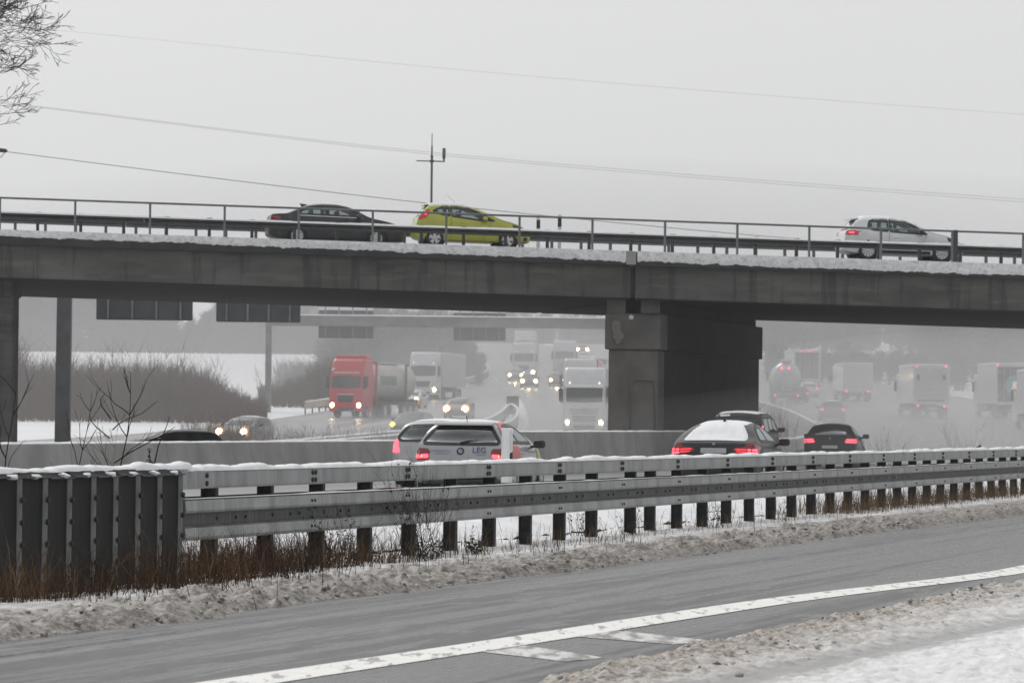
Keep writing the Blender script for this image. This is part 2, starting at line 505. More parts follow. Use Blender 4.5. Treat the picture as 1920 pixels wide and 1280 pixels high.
def strip(name, left, right, y0, y1, step, nac, m, dz=0.0, zf=None, parent=None):
    """A road sheet between two edge curves given as x over y."""
    fl, fr = pchip([(p[1], p[0]) for p in left]), pchip([(p[1], p[0]) for p in right])
    b = MB(); b.uv = []
    n = max(2, int((y1 - y0) / step))
    for j in range(n + 1):
        y = lerp(y0, y1, j / n)
        for i in range(nac + 1):
            x = lerp(fl(y), fr(y), i / nac)
            b.v.append((x, y, (zf or ground)(x, y) + dz))
            b.uv.append((lerp(fl(y), fr(y), i / nac) - fl(y), y))
    w = nac + 1
    for j in range(n):
        for i in range(nac):
            b.f.append((j * w + i, j * w + i + 1, (j + 1) * w + i + 1, (j + 1) * w + i))
    return b.build(name, m, parent, True)

# edges of the carriageways, (x, y)
MED_R = [(-16, 50), (-9.0, 82), (-2.8, 111), (4.3, 145), (9.7, 172), (13.6, 210), (18.0, 262), (19.3, 320), (18.4, 400), (16.5, 458), (13.5, 560), (10, 700), (6, 900)]
MED_L = [(-16.5, 50), (-9.5, 82), (-3.3, 111), (2.6, 145), (6.6, 172), (10.2, 210), (14.2, 255), (15.6, 320), (14.8, 400), (13.0, 458), (10.4, 560), (7.2, 700), (3, 900)]
ONC_L = [(-29, 50), (-22, 82), (-16.5, 111), (-10.5, 145), (-6.5, 172), (-3.0, 210), (0.0, 255), (1.2, 320), (0.8, 400), (-0.6, 458), (-2.8, 560), (-5.5, 700), (-9, 900)]
R2_R = [(-4.8, 50), (-1.0, 64), (3.3, 82), (12.0, 118), (20.0, 152), (29.5, 200), (36.5, 260), (41.5, 330), (42.5, 420), (39, 520), (35, 620), (30, 800), (25, 900)]
RAMP_L = [(-45, 120), (-36, 170), (-28, 210), (-23, 250), (-18.5, 290), (-15, 322), (-11.2, 370), (-6.6, 430), (-2.2, 520), (-3.0, 560)]
RAMP_R = [(-22, 120), (-17, 150), (-12.5, 175), (-8, 210), (-3.2, 255), (-1.4, 300), (-0.6, 330), (0.4, 400), (-0.6, 458), (-2.2, 520), (-2.8, 560)]
tag(strip('road', MED_R, R2_R, 50, 900, 5, 12, asphalt_far, 0.0), 'wet grey carriageway running away under the bridge', kind='structure')
tag(strip('oncoming_road', ONC_L, MED_L, 50, 900, 5, 10, asphalt_far, 0.004), 'wet grey carriageway of the oncoming traffic', kind='structure')
tag(strip('ramp_road', RAMP_L, RAMP_R, 120, 560, 5, 8, asphalt_far, -0.004), 'slush grey slip road curving off to the left', kind='structure')

tag(strip('median_strip', [(p[0] + .1, p[1]) for p in MED_L], [(p[0] - .1, p[1]) for p in MED_R], 176, 470, 5, 3, mat('dark_verge', (0.055, 0.048, 0.040), 0.95, var=0.4, scale=0.6), 0.03), 'dark weedy strip between the two carriageways', kind='structure')
def lane_dashes(fl, fr, ts, y0, y1, dash, gap, w, dz, name):
    """Broken lane lines, each dash its own sheet in one mesh of paint."""
    b = MB()
    L_, R_ = pchip([(p[1], p[0]) for p in fl]), pchip([(p[1], p[0]) for p in fr])
    for t in ts:
        y = y0
        while y < y1:
            q = []
            for yy in (y, y + dash):
                x = lerp(L_(yy), R_(yy), t)
                q.append((x, yy, ground(x, yy) + dz))
            b.add([(q[0][0] - w, q[0][1], q[0][2]), (q[0][0] + w, q[0][1], q[0][2]), (q[1][0] + w, q[1][1], q[1][2]), (q[1][0] - w, q[1][1], q[1][2])], [(0, 1, 2, 3)])
            y += dash + gap
    return b.build(name, paint_white)
tag(lane_dashes(MED_R, R2_R, (0.30, 0.56, 0.80), 70, 420, 6, 12, 0.075, 0.012, 'lane_marking'), 'broken white lane lines on the carriageway', kind='structure')
tag(lane_dashes(ONC_L, MED_L, (0.22, 0.48, 0.74), 150, 480, 6, 12, 0.075, 0.014, 'lane_marking'), 'broken white lane lines of the oncoming carriageway', kind='structure')

# ---- the road in front of the rail
def near_strip(name, d0, d1, t0, t1, nt, nd, m, z, amp=None, uvs=True):
    b = MB(); b.uv = []
    for j in range(nt + 1):
        t = lerp(t0, t1, j / nt)
        for i in range(nd + 1):
            d = lerp(d0, d1, i / nd)
            p = rail_pt(t, d)
            b.v.append((p.x, p.y, z + (amp(t, d) if amp else 0.0)))
            b.uv.append((d, t))
    w = nd + 1
    for j in range(nt):
        for i in range(nd):
            b.f.append((j * w + i, j * w + i + 1, (j + 1) * w + i + 1, (j + 1) * w + i))
    return b.build(name, m, None, True)
tag(near_strip('near_road', -8.3, -1.6, -40, 130, 40, 8, asphalt, 0.0), 'wet grey road with slush tracks in the foreground', kind='structure')

# solid edge line: through three ground points seen in the photograph
def td(u, v):
    p = px_ground(u, v) - RA
    return p.dot(RD), p.dot(RN)
_seen = [td(500, 1272), td(960, 1203), td(1440, 1129), td(1920, 1067)]
e_line = pchip([(-40, _seen[0][1] + 1.2)] + _seen + [(40, _seen[-1][1] - .25), (130, _seen[-1][1] - .4)])
b = MB()
for j in range(0, 161):
    t = -30 + j
    for s in (-0.23, 0.23):
        p = rail_pt(t, e_line(t) + s, 0.005)
        b.v.append(tuple(p))
for j in range(160):
    b.f.append((2 * j, 2 * j + 1, 2 * j + 3, 2 * j + 2))
tag(b.build('edge_line', paint_white), 'broad solid white line along the foreground road', kind='structure')
for quad in ([(1075, 1192), (1160, 1181), (1335, 1200), (1262, 1207)], [(905, 1221), (985, 1209), (1135, 1232), (1060, 1239)]):
    b = MB().add([px_ground(u, v, 0.004) for u, v in quad], [(0, 1, 2, 3)])
    tag(b.build('hatch_marking', worn_paint), 'white slanting hatch bar beside the solid line', kind='structure')

# ---- slush bank between the near road and the rail, snow verge under and behind the rail
def fr(p, o=4):
    return noise.fractal(p, 0.9, 2.1, o)
def clods(t, d):
    """Rounded chunks of three sizes, present in patches."""
    s = 0.0
    for fq, amp, o in ((4.2, 0.070, 0.0), (9.5, 0.060, 5.0), (19.0, 0.034, 9.0)):
        q = Vector((t * fq, d * fq, o))
        k = noise.voronoi(q)[0][0]
        m = smooth(-0.15, 0.35, noise.noise(Vector((t * fq * .35, d * fq * .35, o + 3))))
        s += amp * max(0.0, 1 - (k * 1.25) ** 2) * m
    return s - 0.03
def bank(t, d):
    """Height of the ploughed slush: d runs from the rail (0) to the road (-3)."""
    edge = -2.75 - 0.012 * max(0, t) + 0.22 * noise.noise(Vector((t * 0.30, 3.1, 0))) + 0.07 * noise.noise(Vector((t * 1.7, 9, 0)))
    body = smooth(edge, edge + 0.45, d)
    h = 0.085 * body * (1 - 0.45 * smooth(-1.5, -0.2, d))
    lump = smooth(edge, edge + 0.15, d) * (1 - 0.75 * smooth(edge + 1.0, edge + 1.9, d))
    p = Vector((t * 2.6, d * 3.2, 1.7))
    h += lump * 0.050 * max(-0.3, fr(p, 3))
    if lump > 0.02:
        h += 0.75 * lump * clods(t, d)
    h += 0.035 * fr(Vector((t * 0.9, d * 0.9, 5)), 3)
    return h - 0.055 * (1 - body)
slush_bank_m = mat('slush_bank', (0.84, 0.84, 0.85), 0.6, var=0.05, scale=4, bump=0.4, bscale=50)
def slush_nodes(m, d_attr_from, d_attr_to, brown=(0.27, 0.235, 0.20), rut=False):
    """Dirt thrown up by the tyres: follows the distance from the road edge (UV) broken by noise."""
    nt = m.node_tree; bs = nt.nodes['Principled BSDF']
    src = bs.inputs['Base Color'].links[0].from_socket
    tc = nt.nodes.new('ShaderNodeTexCoord'); sp = nt.nodes.new('ShaderNodeSeparateXYZ')
    nt.links.new(tc.outputs['UV'], sp.inputs[0])
    ns = nt.nodes.new('ShaderNodeTexNoise'); ns.inputs['Scale'].default_value = 3.0; ns.inputs['Detail'].default_value = 6; ns.inputs['Roughness'].default_value = 0.7
    nt.links.new(tc.outputs['Object'], ns.inputs['Vector'])
    ad = nt.nodes.new('ShaderNodeMath'); ad.operation = 'MULTIPLY_ADD'
    nt.links.new(ns.outputs['Fac'], ad.inputs[0]); ad.inputs[1].default_value = 2.6
    nt.links.new(sp.outputs['X'], ad.inputs[2])
    mr = nt.nodes.new('ShaderNodeMapRange')
    mr.inputs['From Min'].default_value = d_attr_from + 1.3; mr.inputs['From Max'].default_value = d_attr_to + 1.3
    mr.inputs['To Min'].default_value = 0.93; mr.inputs['To Max'].default_value = 0.0
    nt.links.new(ad.outputs[0], mr.inputs['Value'])
    mx = nt.nodes.new('ShaderNodeMix'); mx.data_type = 'RGBA'
    nt.links.new(mr.outputs[0], mx.inputs[0]); nt.links.new(src, mx.inputs[6])
    n3 = nt.nodes.new('ShaderNodeTexNoise'); n3.inputs['Scale'].default_value = 11; n3.inputs['Detail'].default_value = 4
    nt.links.new(tc.outputs['Object'], n3.inputs['Vector'])
    rp = nt.nodes.new('ShaderNodeValToRGB')
    n3.inputs['Scale'].default_value = 16; n3.inputs['Roughness'].default_value = 0.75
    rp.color_ramp.elements[0].position = 0.42; rp.color_ramp.elements[0].color = tuple(c * 0.35 for c in brown) + (1,)
    rp.color_ramp.elements[1].position = 0.58; rp.color_ramp.elements[1].color = tuple(min(1, c * 2.1) for c in brown) + (1,)
    nt.links.new(n3.outputs['Fac'], rp.inputs['Fac']); nt.links.new(rp.outputs[0], mx.inputs[7])
    last = mx.outputs[2]
    n4 = nt.nodes.new('ShaderNodeTexNoise'); n4.inputs['Scale'].default_value = 7; n4.inputs['Detail'].default_value = 6; n4.inputs['Roughness'].default_value = .7
    nt.links.new(tc.outputs['Object'], n4.inputs['Vector'])
    m4 = nt.nodes.new('ShaderNodeMapRange'); m4.inputs['From Min'].default_value = .54; m4.inputs['From Max'].default_value = .68; m4.inputs['To Max'].default_value = .55
    nt.links.new(n4.outputs['Fac'], m4.inputs['Value'])
    x4 = nt.nodes.new('ShaderNodeMix'); x4.data_type = 'RGBA'
    nt.links.new(m4.outputs[0], x4.inputs[0]); nt.links.new(last, x4.inputs[6]); x4.inputs[7].default_value = (brown[0] * 1.5, brown[1] * 1.5, brown[2] * 1.5, 1)
    last = x4.outputs[2]
    if rut:                                     # the wheel track: slush pressed grey
        a1 = nt.nodes.new('ShaderNodeMath'); a1.operation = 'MULTIPLY_ADD'; a1.inputs[1].default_value = -0.055; a1.inputs[2].default_value = -9.45
        nt.links.new(sp.outputs['Y'], a1.inputs[0])
        a2 = nt.nodes.new('ShaderNodeMath'); a2.operation = 'ADD'
        nt.links.new(a1.outputs[0], a2.inputs[0]); nt.links.new(sp.outputs['X'], a2.inputs[1])
        a3 = nt.nodes.new('ShaderNodeMath'); a3.operation = 'ABSOLUTE'; nt.links.new(a2.outputs[0], a3.inputs[0])
        a4 = nt.nodes.new('ShaderNodeMath'); a4.operation = 'MULTIPLY_ADD'; a4.inputs[1].default_value = 0.5; nt.links.new(ns.outputs['Fac'], a4.inputs[0]); nt.links.new(a3.outputs[0], a4.inputs[2])
        m5 = nt.nodes.new('ShaderNodeMapRange'); m5.inputs['From Min'].default_value = .35; m5.inputs['From Max'].default_value = .62; m5.inputs['To Min'].default_value = .8; m5.inputs['To Max'].default_value = 0
        nt.links.new(a4.outputs[0], m5.inputs['Value'])
        x5 = nt.nodes.new('ShaderNodeMix'); x5.data_type = 'RGBA'
        nt.links.new(m5.outputs[0], x5.inputs[0]); nt.links.new(last, x5.inputs[6]); x5.inputs[7].default_value = (.27, .27, .27, 1)
        last = x5.outputs[2]
    nt.links.new(last, bs.inputs['Base Color'])
slush_nodes(slush_bank_m, -1.75, -0.55, (0.125, 0.109, 0.093))
# two lengths: fine near the camera, coarser beyond
tag(near_strip('snow_bank', -3.5, 0.9, -15, 30, 820, 240, slush_bank_m, 0.0, bank), 'ploughed bank of dirty slush and snow along the near road', kind='structure')
tag(near_strip('snow_bank', -3.5, 0.9, 30, 110, 700, 90, slush_bank_m, 0.0, bank), 'far length of the ploughed slush bank along the road', kind='structure')
def verge(t, d):
    p = rail_pt(t, d)
    return ground(p.x, p.y) + 0.05 + 0.05 * fr(Vector((t * 1.2, d * 1.2, 2)), 4) * (1 - smooth(2.1, 2.6, d)) - 0.09 * smooth(1.9, 2.9, d) + 0.04 * max(0, fr(Vector((t * 5, d * 5, 8)), 3))
tag(near_strip('snow_verge', 0.7, 3.2, -15, 110, 900, 24, snow, 0.0, verge), 'white snow verge behind the guard rail', kind='structure')

# ---- snow on the near side of the road (bottom right)
def ne_edge(t):
    return -7.25 - 0.45 * smooth(-12, 6, t)
def verge_near(t, d):
    """d runs from the road (-7.2) towards the camera."""
    edge = ne_edge(t) + 0.10 * noise.noise(Vector((t * 0.45, 7.7, 0))) + 0.07 * noise.noise(Vector((t * 2.3, 1.2, 0)))
    k = smooth(edge, edge - 0.30, d)
    rut = math.exp(-((d + 8.9 + 0.055 * (t + 10)) / 0.28) ** 2)
    h = 0.04 * k + 0.03 * k * max(-0.4, fr(Vector((t * 4.1, d * 4.1, 4)), 4)) + 0.018 * k * fr(Vector((t * 11, d * 11, 6)), 3)
    h += 0.05 * smooth(edge, edge - 0.2, d) * (1 - smooth(edge - 0.4, edge - 1.0, d)) * max(0, fr(Vector((t * 4.0, d * 4.0, 9)), 3))
    if k > 0.02:
        h += k * (clods(t, d) + 0.02) * (0.42 - 0.22 * smooth(edge - 0.4, edge - 1.6, d))
    return h * (1 - 0.6 * rut) - 0.05 * (1 - k)
verge_near_m = mat('near_snow', (0.74, 0.74, 0.745), 0.6, var=0.05, scale=4, bump=0.4, bscale=45)
slush_nodes(verge_near_m, 7.75, 9.3, brown=(0.21, 0.182, 0.152), rut=True)
# flip the sign of the UV for this sheet: distance grows towards the camera
def flip_uv(o):
    for l in o.data.uv_layers[0].data:
        l.uv[0] = -l.uv[0]
o = near_strip('near_verge', -7.0, -13.0, -26, 14, 640, 300, verge_near_m, 0.0, verge_near)
flip_uv(o)
tag(o, 'rutted snow on the near side of the road', kind='structure')
o = near_strip('near_verge', -7.0, -13.0, 14, 80, 400, 80, verge_near_m, 0.0, verge_near)
flip_uv(o)
tag(o, 'far length of the rutted snow beside the road', kind='structure')

# loose lumps of slush on both edges
def lump_mesh(m, seed):
    bm = bmesh.new(); bmesh.ops.create_icosphere(bm, subdivisions=2, radius=1.0)
    for v in bm.verts:
        v.co *= 1 + 0.6 * noise.noise(v.co * 1.6 + Vector((seed * 7.1, 0, 0))) + 0.25 * noise.noise(v.co * 4.5 + Vector((seed * 3.3, 0, 0)))
        v.co.z *= 0.72
    me = bpy.data.meshes.new('slush_lump'); bm.to_mesh(me); bm.free()
    me.polygons.foreach_set('use_smooth', [True] * len(me.polygons))
    me.materials.append(m)
    return me
rnd = random.Random(11)
b = MB()
protos = []
for s in range(4):
    me = lump_mesh(slush, s); protos.append(([v.co.copy() for v in me.vertices], [tuple(p.vertices) for p in me.polygons]))
def scatter(n, t0, t1, dfun, r0, r1, hf):
    for _ in range(n):
        t = rnd.uniform(t0, t1); d = dfun(t); r = lerp(r0, r1, rnd.random() ** 3)
        vs, fs = protos[rnd.randrange(4)]
        c = rail_pt(t, d, hf(t, d) + r * 0.35)
        a = rnd.uniform(0, 6.28); ca, sa = math.cos(a), math.sin(a)
        b.add([(c.x + r * (v.x * ca - v.y * sa), c.y + r * (v.x * sa + v.y * ca), c.z + r * v.z) for v in vs], fs)
scatter(1300, -14, 60, lambda t: -2.75 - 0.012 * max(0, t) + abs(rnd.gauss(0.15, 0.5)), 0.008, 0.034, bank)
scatter(700, -26, 40, lambda t: ne_edge(t) - 0.05 - abs(rnd.gauss(0, 0.55)), 0.008, 0.030, verge_near)
scatter(9, -26, 30, lambda t: ne_edge(t) - 0.1 - abs(rnd.gauss(0, 0.35)), 0.035, 0.07, verge_near)
tag(b.build('slush_lumps', slush, None, True, fix=False), 'loose lumps of dirty slush along the road edges', 'slush', kind='stuff')

# ------------------------------------------------------------------ the steel guard rail
grail = thing('guard_rail', 'long galvanised double guard rail capped with snow beside the near road', 'guard rail', RA)
def rl(t, d=0.0, z=0.0):                        # rail-local point
    return RD * t + RN * d + UP * z
BOX_S = [(-0.105, 0.945), (-0.105, 1.125), (0.105, 1.125), (0.105, 0.945)]
def up_section(side):
    o = [(-.01, .700), (-.080, .712), (-.088, .735), (-.078, .835), (-.01, .855), (0.0, .855), (0.0, .700)]
    return [(a * side, z) for a, z in o]
def lo_section(side):
    o = [(-.01, .430), (-.075, .448), (-.088, .470), (-.080, .560), (-.01, .578), (0.0, .578), (0.0, .430)]
    return [(a * side, z) for a, z in o]
def w_section(side):
    o = [(0.0, .43), (-.075, .455), (-.085, .54), (-.02, .585), (-.02, .685), (-.085, .725), (-.075, .825), (0.0, .855)]
    i = [(a + .006, z) for a, z in reversed(o)]
    s = [(a * side, z) for a, z in o + i]
    return s
def seg_mesh(name, sec, length, off, m):
    b = MB()
    b.sweep(sec, [(Vector((0, 0, 0)) + RN * off, RN, UP), (RD * length + RN * off, RN, UP)])
    return b.mesh(name, m)
box_me = seg_mesh('top_beam', BOX_S, 3.985, 0.0, steel)
bm = bmesh.new(); bm.from_mesh(box_me)
bmesh.ops.bevel(bm, geom=[e for e in bm.edges if abs((e.verts[0].co - e.verts[1].co).normalized().dot(RD)) > .9], offset=0.018, segments=2, affect='EDGES')
bm.to_mesh(box_me); bm.free()
wn_me = seg_mesh('near_beam', up_section(1), 3.992, -0.115, steel)
wl_me = seg_mesh('lower_beam', lo_section(1), 3.992, -0.115, steel)
ch_me = seg_mesh('channel', [(.018, .579), (.018, .699), (.03, .699), (.03, .579)], 3.996, -0.115, channel_m)
wf_me = seg_mesh('far_beam', w_section(-1), 3.992, 0.165, rail_dark)
slot_b = MB()
bolt_b = MB().lathe([(0.0, -0.018), (0.022, -0.018), (0.029, 0.0), (0.029, 0.004)], 8, 'x')
bolt_me = bolt_b.mesh('bolt', bolt_m)
smallbolt_me = MB().lathe([(0.0, -0.014), (0.017, -0.014), (0.020, 0.004)], 6, 'x').mesh('bolt', bolt_m)
slot_me = MB().box(-0.006, 0.004, -0.035, 0.035, -0.02, 0.02).mesh('bracket', bolt_m)
BROT = math.atan2(-RN.y, -RN.x)                  # local -x faces the camera side
def put(me, name, parent, loc, rz=None):
    o = link(name, me, parent, loc)
    if rz is not None: o.rotation_euler = (0, 0, rz)
    return o
NJ = 26
box_s = seg_mesh('top_beam', BOX_S, 0.93, 0.0, steel); wn_s = seg_mesh('near_beam', up_section(1), 0.93, -0.115, steel); wl_s = seg_mesh('lower_beam', lo_section(1), 0.93, -0.115, steel)
ch_s = seg_mesh('channel', [(.018, .579), (.018, .699), (.03, .699), (.03, .579)], 0.93, -0.115, channel_m)
for me_, nm_ in ((box_s, 'top_beam'), (wn_s, 'near_beam'), (wl_s, 'lower_beam'), (ch_s, 'channel')):
    put(me_, nm_, grail, RD * -0.935)
for k in range(0, NJ):
    t = 4.0 * k
    tb = put(box_me, 'top_beam', grail, RD * t)
    if k == -1: tb.scale = (1, 1, 1)
    nb = put(wn_me, 'near_beam', grail, RD * t)
    put(wf_me, 'far_beam', grail, RD * t); put(wl_me, 'lower_beam', grail, RD * t); chn = put(ch_me, 'channel', grail, RD * t)
    if k <= 18:
        for dt in (-0.05, 0.05):
            for z in (0.995, 1.075):
                put(bolt_me, 'bolt', tb, rl((0.05 if dt > 0 else 3.93), -0.105, z) - Vector((0, 0, 0)), BROT + math.pi)
        for dt in (-0.06, 0.06):
            for z in (0.50, 0.775):
                put(smallbolt_me, 'bolt', nb, rl(3.65 + dt, -0.115 - 0.083, z), BROT + math.pi)
    if k < 12:
        for dt, mm in ((0.45, slot_me), (1.1, smallbolt_me), (1.45, smallbolt_me), (2.45, slot_me), (3.1, smallbolt_me), (3.45, smallbolt_me)):
            put(mm, 'bolt' if mm is smallbolt_me else 'bracket', chn, rl(dt, -0.115 + 0.016, 0.638), BROT + math.pi)
# posts: C-section, web towards the camera side
pb = MB()
pb.box(-0.002, 0.10, -0.07, 0.07, -0.5, 0.95)
post_me = MB().prism([(-0.05, -0.08), (-0.05, 0.08), (0.05, 0.08), (0.05, 0.068), (-0.038, 0.068), (-0.038, -0.068), (0.05, -0.068), (0.05, -0.08)], -0.45, 0.948, 'z').mesh('post', post_m)
n = 0.14
while n < NJ:
    t = 4.0 * (n + (0.15 if abs(n - 5.14) < 0.01 else 0.0))
    p = put(post_me, 'post', grail, rl(t, 0.02))
    p.rotation_euler = (0, 0, math.atan2(-RD.y, -RD.x))
    n += 0.5
def snow_cap(name, path_fn, t0, t1, step, half, h0, parent, seed=0.0, m=None, lean=0.0, clump=1.0, nn=7, skip=0.0):
    """A lumpy ridge of snow lying along a rail or wall top; path_fn(t) gives its centre line and side axis."""
    b = MB(); k = int((t1 - t0) / step)
    for j in range(k + 1):
        t = t0 + (t1 - t0) * j / k
        o, side = path_fn(t)
        hh = h0 * (0.55 + 0.75 * clump * (0.5 + noise.noise(Vector((t * 1.1, seed, 0.3)))) + 0.35 * clump * noise.noise(Vector((t * 4.7, seed, 4))) )
        hh *= 1 - skip * smooth(0.05, 0.25, noise.noise(Vector((t * 0.8, seed + 5, 1.3))))
        hh = max(0.006, hh)
        ww = half * (0.92 + 0.14 * noise.noise(Vector((t * 3.1, seed, 7))))
        for i in range(nn):
            a = math.pi * i / (nn - 1)
            b.v.append(tuple(o + side * (-math.cos(a) * ww + lean) + UP * (math.sin(a) ** 0.7 * hh - 0.004)))
    for j in range(k):
        for i in range(nn - 1):
            b.f.append((j * nn + i, j * nn + i + 1, (j + 1) * nn + i + 1, (j + 1) * nn + i))
    return b.build(name, m or snow, parent, True)
snow_cap('snow', lambda t: (rl(t, 0, 1.125), RN), -0.93, 104, 0.05, 0.112, 0.044, grail, 1.0, clump=1.25)
snow_cap('snow', lambda t: (rl(t, -0.15, 0.852), RN), -0.93, 60, 0.08, 0.05, 0.014, grail, 8.0, skip=1.0)
# ------------------------------------------------------------------ sheet-steel wall where the rail begins
swall = thing('steel_wall', 'dark sheet steel crash wall of riveted upright panels at the left', 'wall', rail_pt(-1.02, -0.17))
PL = 0.67
pan_me = None
def panel_mesh():
    b = MB()
    # plan: wide recessed pan, then a flange turned towards the camera and a folded lip
    plan = [(0.0, 0.010), (-0.012, -0.024), (-0.028, -0.026), (-0.070, 0.002), (-0.13, 0.012), (-0.40, 0.010), (-0.60, 0.002), (-0.67, -0.006)]
    back = [(a, o + 0.008) for a, o in reversed(plan)]
    sec = plan + back
    b.sweep([(a, o) for a, o in sec], [(Vector((0, 0, z)), RD, RN) for z in (-0.02, 1.10)], True)
    return b.mesh('panel', steel_dark)
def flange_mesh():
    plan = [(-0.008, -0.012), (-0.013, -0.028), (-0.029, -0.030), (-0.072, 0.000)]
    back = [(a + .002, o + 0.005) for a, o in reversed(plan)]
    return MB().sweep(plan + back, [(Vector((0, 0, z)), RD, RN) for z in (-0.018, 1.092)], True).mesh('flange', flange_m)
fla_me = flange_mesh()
pan_me = panel_mesh()
lip_me = MB().sweep([(-0.028, 1.093), (-0.028, 1.105), (0.05, 1.16), (0.05, 1.148)], [(RD * 0.006, RN, UP), (RD * -0.664, RN, UP)]).mesh('rim', steel_dark)
rim_me = MB().sweep([(-0.045, 1.095), (-0.045, 1.11), (0.03, 1.11), (0.03, 1.095)], [(RD * 0.02, RN, UP), (RD * -0.655, RN, UP)]).mesh('ledge', rail_dark)
rndp = random.Random(3)
for k in range(12):
    o = put(pan_me, 'panel', swall, RD * (-PL * k) + UP * rndp.uniform(-.008, .008) + RN * rndp.uniform(-.006, .006))
    o.rotation_euler = (rndp.uniform(-.006, .006), rndp.uniform(-.006, .006), rndp.uniform(-.012, .012))
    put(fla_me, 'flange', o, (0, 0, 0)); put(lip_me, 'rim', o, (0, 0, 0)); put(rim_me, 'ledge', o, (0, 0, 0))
    for z in (0.12, 0.30, 0.50, 0.70, 0.90):
        put(bolt_me, 'bolt', o, RD * -0.024 + RN * -0.032 + UP * z, BROT + math.pi)
snow_cap('snow', lambda t: (RD * t + UP * 1.148 + RN * 0.12, RN), -8.2, 0.5, 0.06, 0.10, 0.06, swall, 13.0)
b = MB().sweep([(0.03, -0.02), (0.03, 1.15), (0.20, 1.15), (0.20, -0.02)], [(RD * 0.0, RN, UP), (RD * -8.04, RN, UP)])
b.build('back_sheet', steel_dark, swall)
rnd = random.Random(5)
for k in range(8):                              # little heaps of snow caught on the ledges
    b = MB()
    vs, fs = protos[k % 4]
    c = RD * (-PL * k - 0.30 + rnd.uniform(-.06, .06)) + RN * -0.02 + UP * 1.115
    b.add([(c.x + 0.06 * v.x, c.y + 0.06 * v.y, c.z + 0.03 * v.z) for v in vs], fs)
    b.build('snow', snow, swall, True)

# ------------------------------------------------------------------ concrete median barrier
f_med = pchip([(p[1], p[0]) for p in MED_R])
def jersey(h):
    return [(-0.34, 0.0), (-0.34, 0.10), (-0.19, 0.34), (-0.11, h - 0.02), (-0.09, h), (0.09, h), (0.11, h - 0.02), (0.19, 0.34), (0.34, 0.10), (0.34, 0.0)]
def med_frame(y, dx=-0.45):
    a = Vector((f_med(y), y, 0)); c = Vector((f_med(y + 0.5), y + 0.5, 0))
    d = (c - a).normalized(); nrm = Vector((d.y, -d.x, 0))
    z = ground(a.x + dx, y)
    return Vector((a.x + dx, y, z - 0.05)), nrm, d
def barrier(name, label, y0, y1, h0, h1, seg):
    t = thing(name, label, 'barrier', (0, 0, 0))
    n = int(round((y1 - y0) / seg))
    for k in range(n):
        a, c = lerp(y0, y1, k / n), lerp(y0, y1, (k + 1) / n) - 0.02
        b = MB(); fr_ = []
        secs = []
        m = 4
        for i in range(m + 1):
            y = lerp(a, c, i / m); o, nr, _ = med_frame(y)
            secs.append((o, nr, lerp(h0, h1, (y - y0) / (y1 - y0))))
        for o, nr, h in secs:
            b.v += [tuple(o + nr * p + UP * (q + 0.05)) for p, q in jersey(h)]
        q = 10
        for i in range(m):
            for j in range(q - 1):
                b.f.append((i * q + j, i * q + j + 1, (i + 1) * q + j + 1, (i + 1) * q + j))
        b.f.append(tuple(range(q))); b.f.append(tuple(range(m * q, m * q + q)))
        e = b.build('concrete_segment', barrier_m, t)
        o, nr, d = med_frame(lerp(a, c, 0.5))
        dr = MB()
        p = o + nr * 0.335
        dr.sweep([(-0.02, 0.05), (-0.02, 0.17), (0.02, 0.14), (0.02, 0.05)], [(p - d * 0.35, nr, UP), (p + d * 0.35, nr, UP)])
        dr.build('drain_slot', rail_dark, e)
    snow_cap('snow', lambda y: (med_frame(y)[0] + UP * (0.05 + lerp(h0, h1, (y - y0) / (y1 - y0))), med_frame(y)[1]), y0 + 0.02, y1 - 0.02, 0.25, 0.11, 0.05, t, y0, clump=0.4)
    return t
barrier('median_barrier', 'long low concrete barrier with a thin snow cap behind the silver hatchback', 62, 124.5, 0.90, 0.90, 6.0)
barrier('median_barrier', 'taller concrete barrier with a snow line in front of the bridge pier', 126.5, 176, 1.12, 1.14, 6.0)
t = thing('barrier_ramp', 'short sloping concrete step joining low and tall median barrier', 'barrier')
b = MB()
for y, h in ((124.52, 0.90), (126.48, 1.12)):
    o, nr, _ = med_frame(y)
    b.v += [tuple(o + nr * p + UP * (q + 0.05)) for p, q in jersey(h)]
for j in range(9): b.f.append((j, j + 1, 11 + j, 10 + j))
b.f.append(tuple(range(10))); b.f.append(tuple(range(10, 20)))
b.build('concrete_wedge', barrier_m, t)
snow_cap('snow', lambda y: (med_frame(y)[0] + UP * (0.05 + lerp(.90, 1.12, (y - 124.52) / 1.96)), med_frame(y)[1]), 124.53, 126.47, 0.1, 0.12, 0.06, t, 3, clump=0.3)

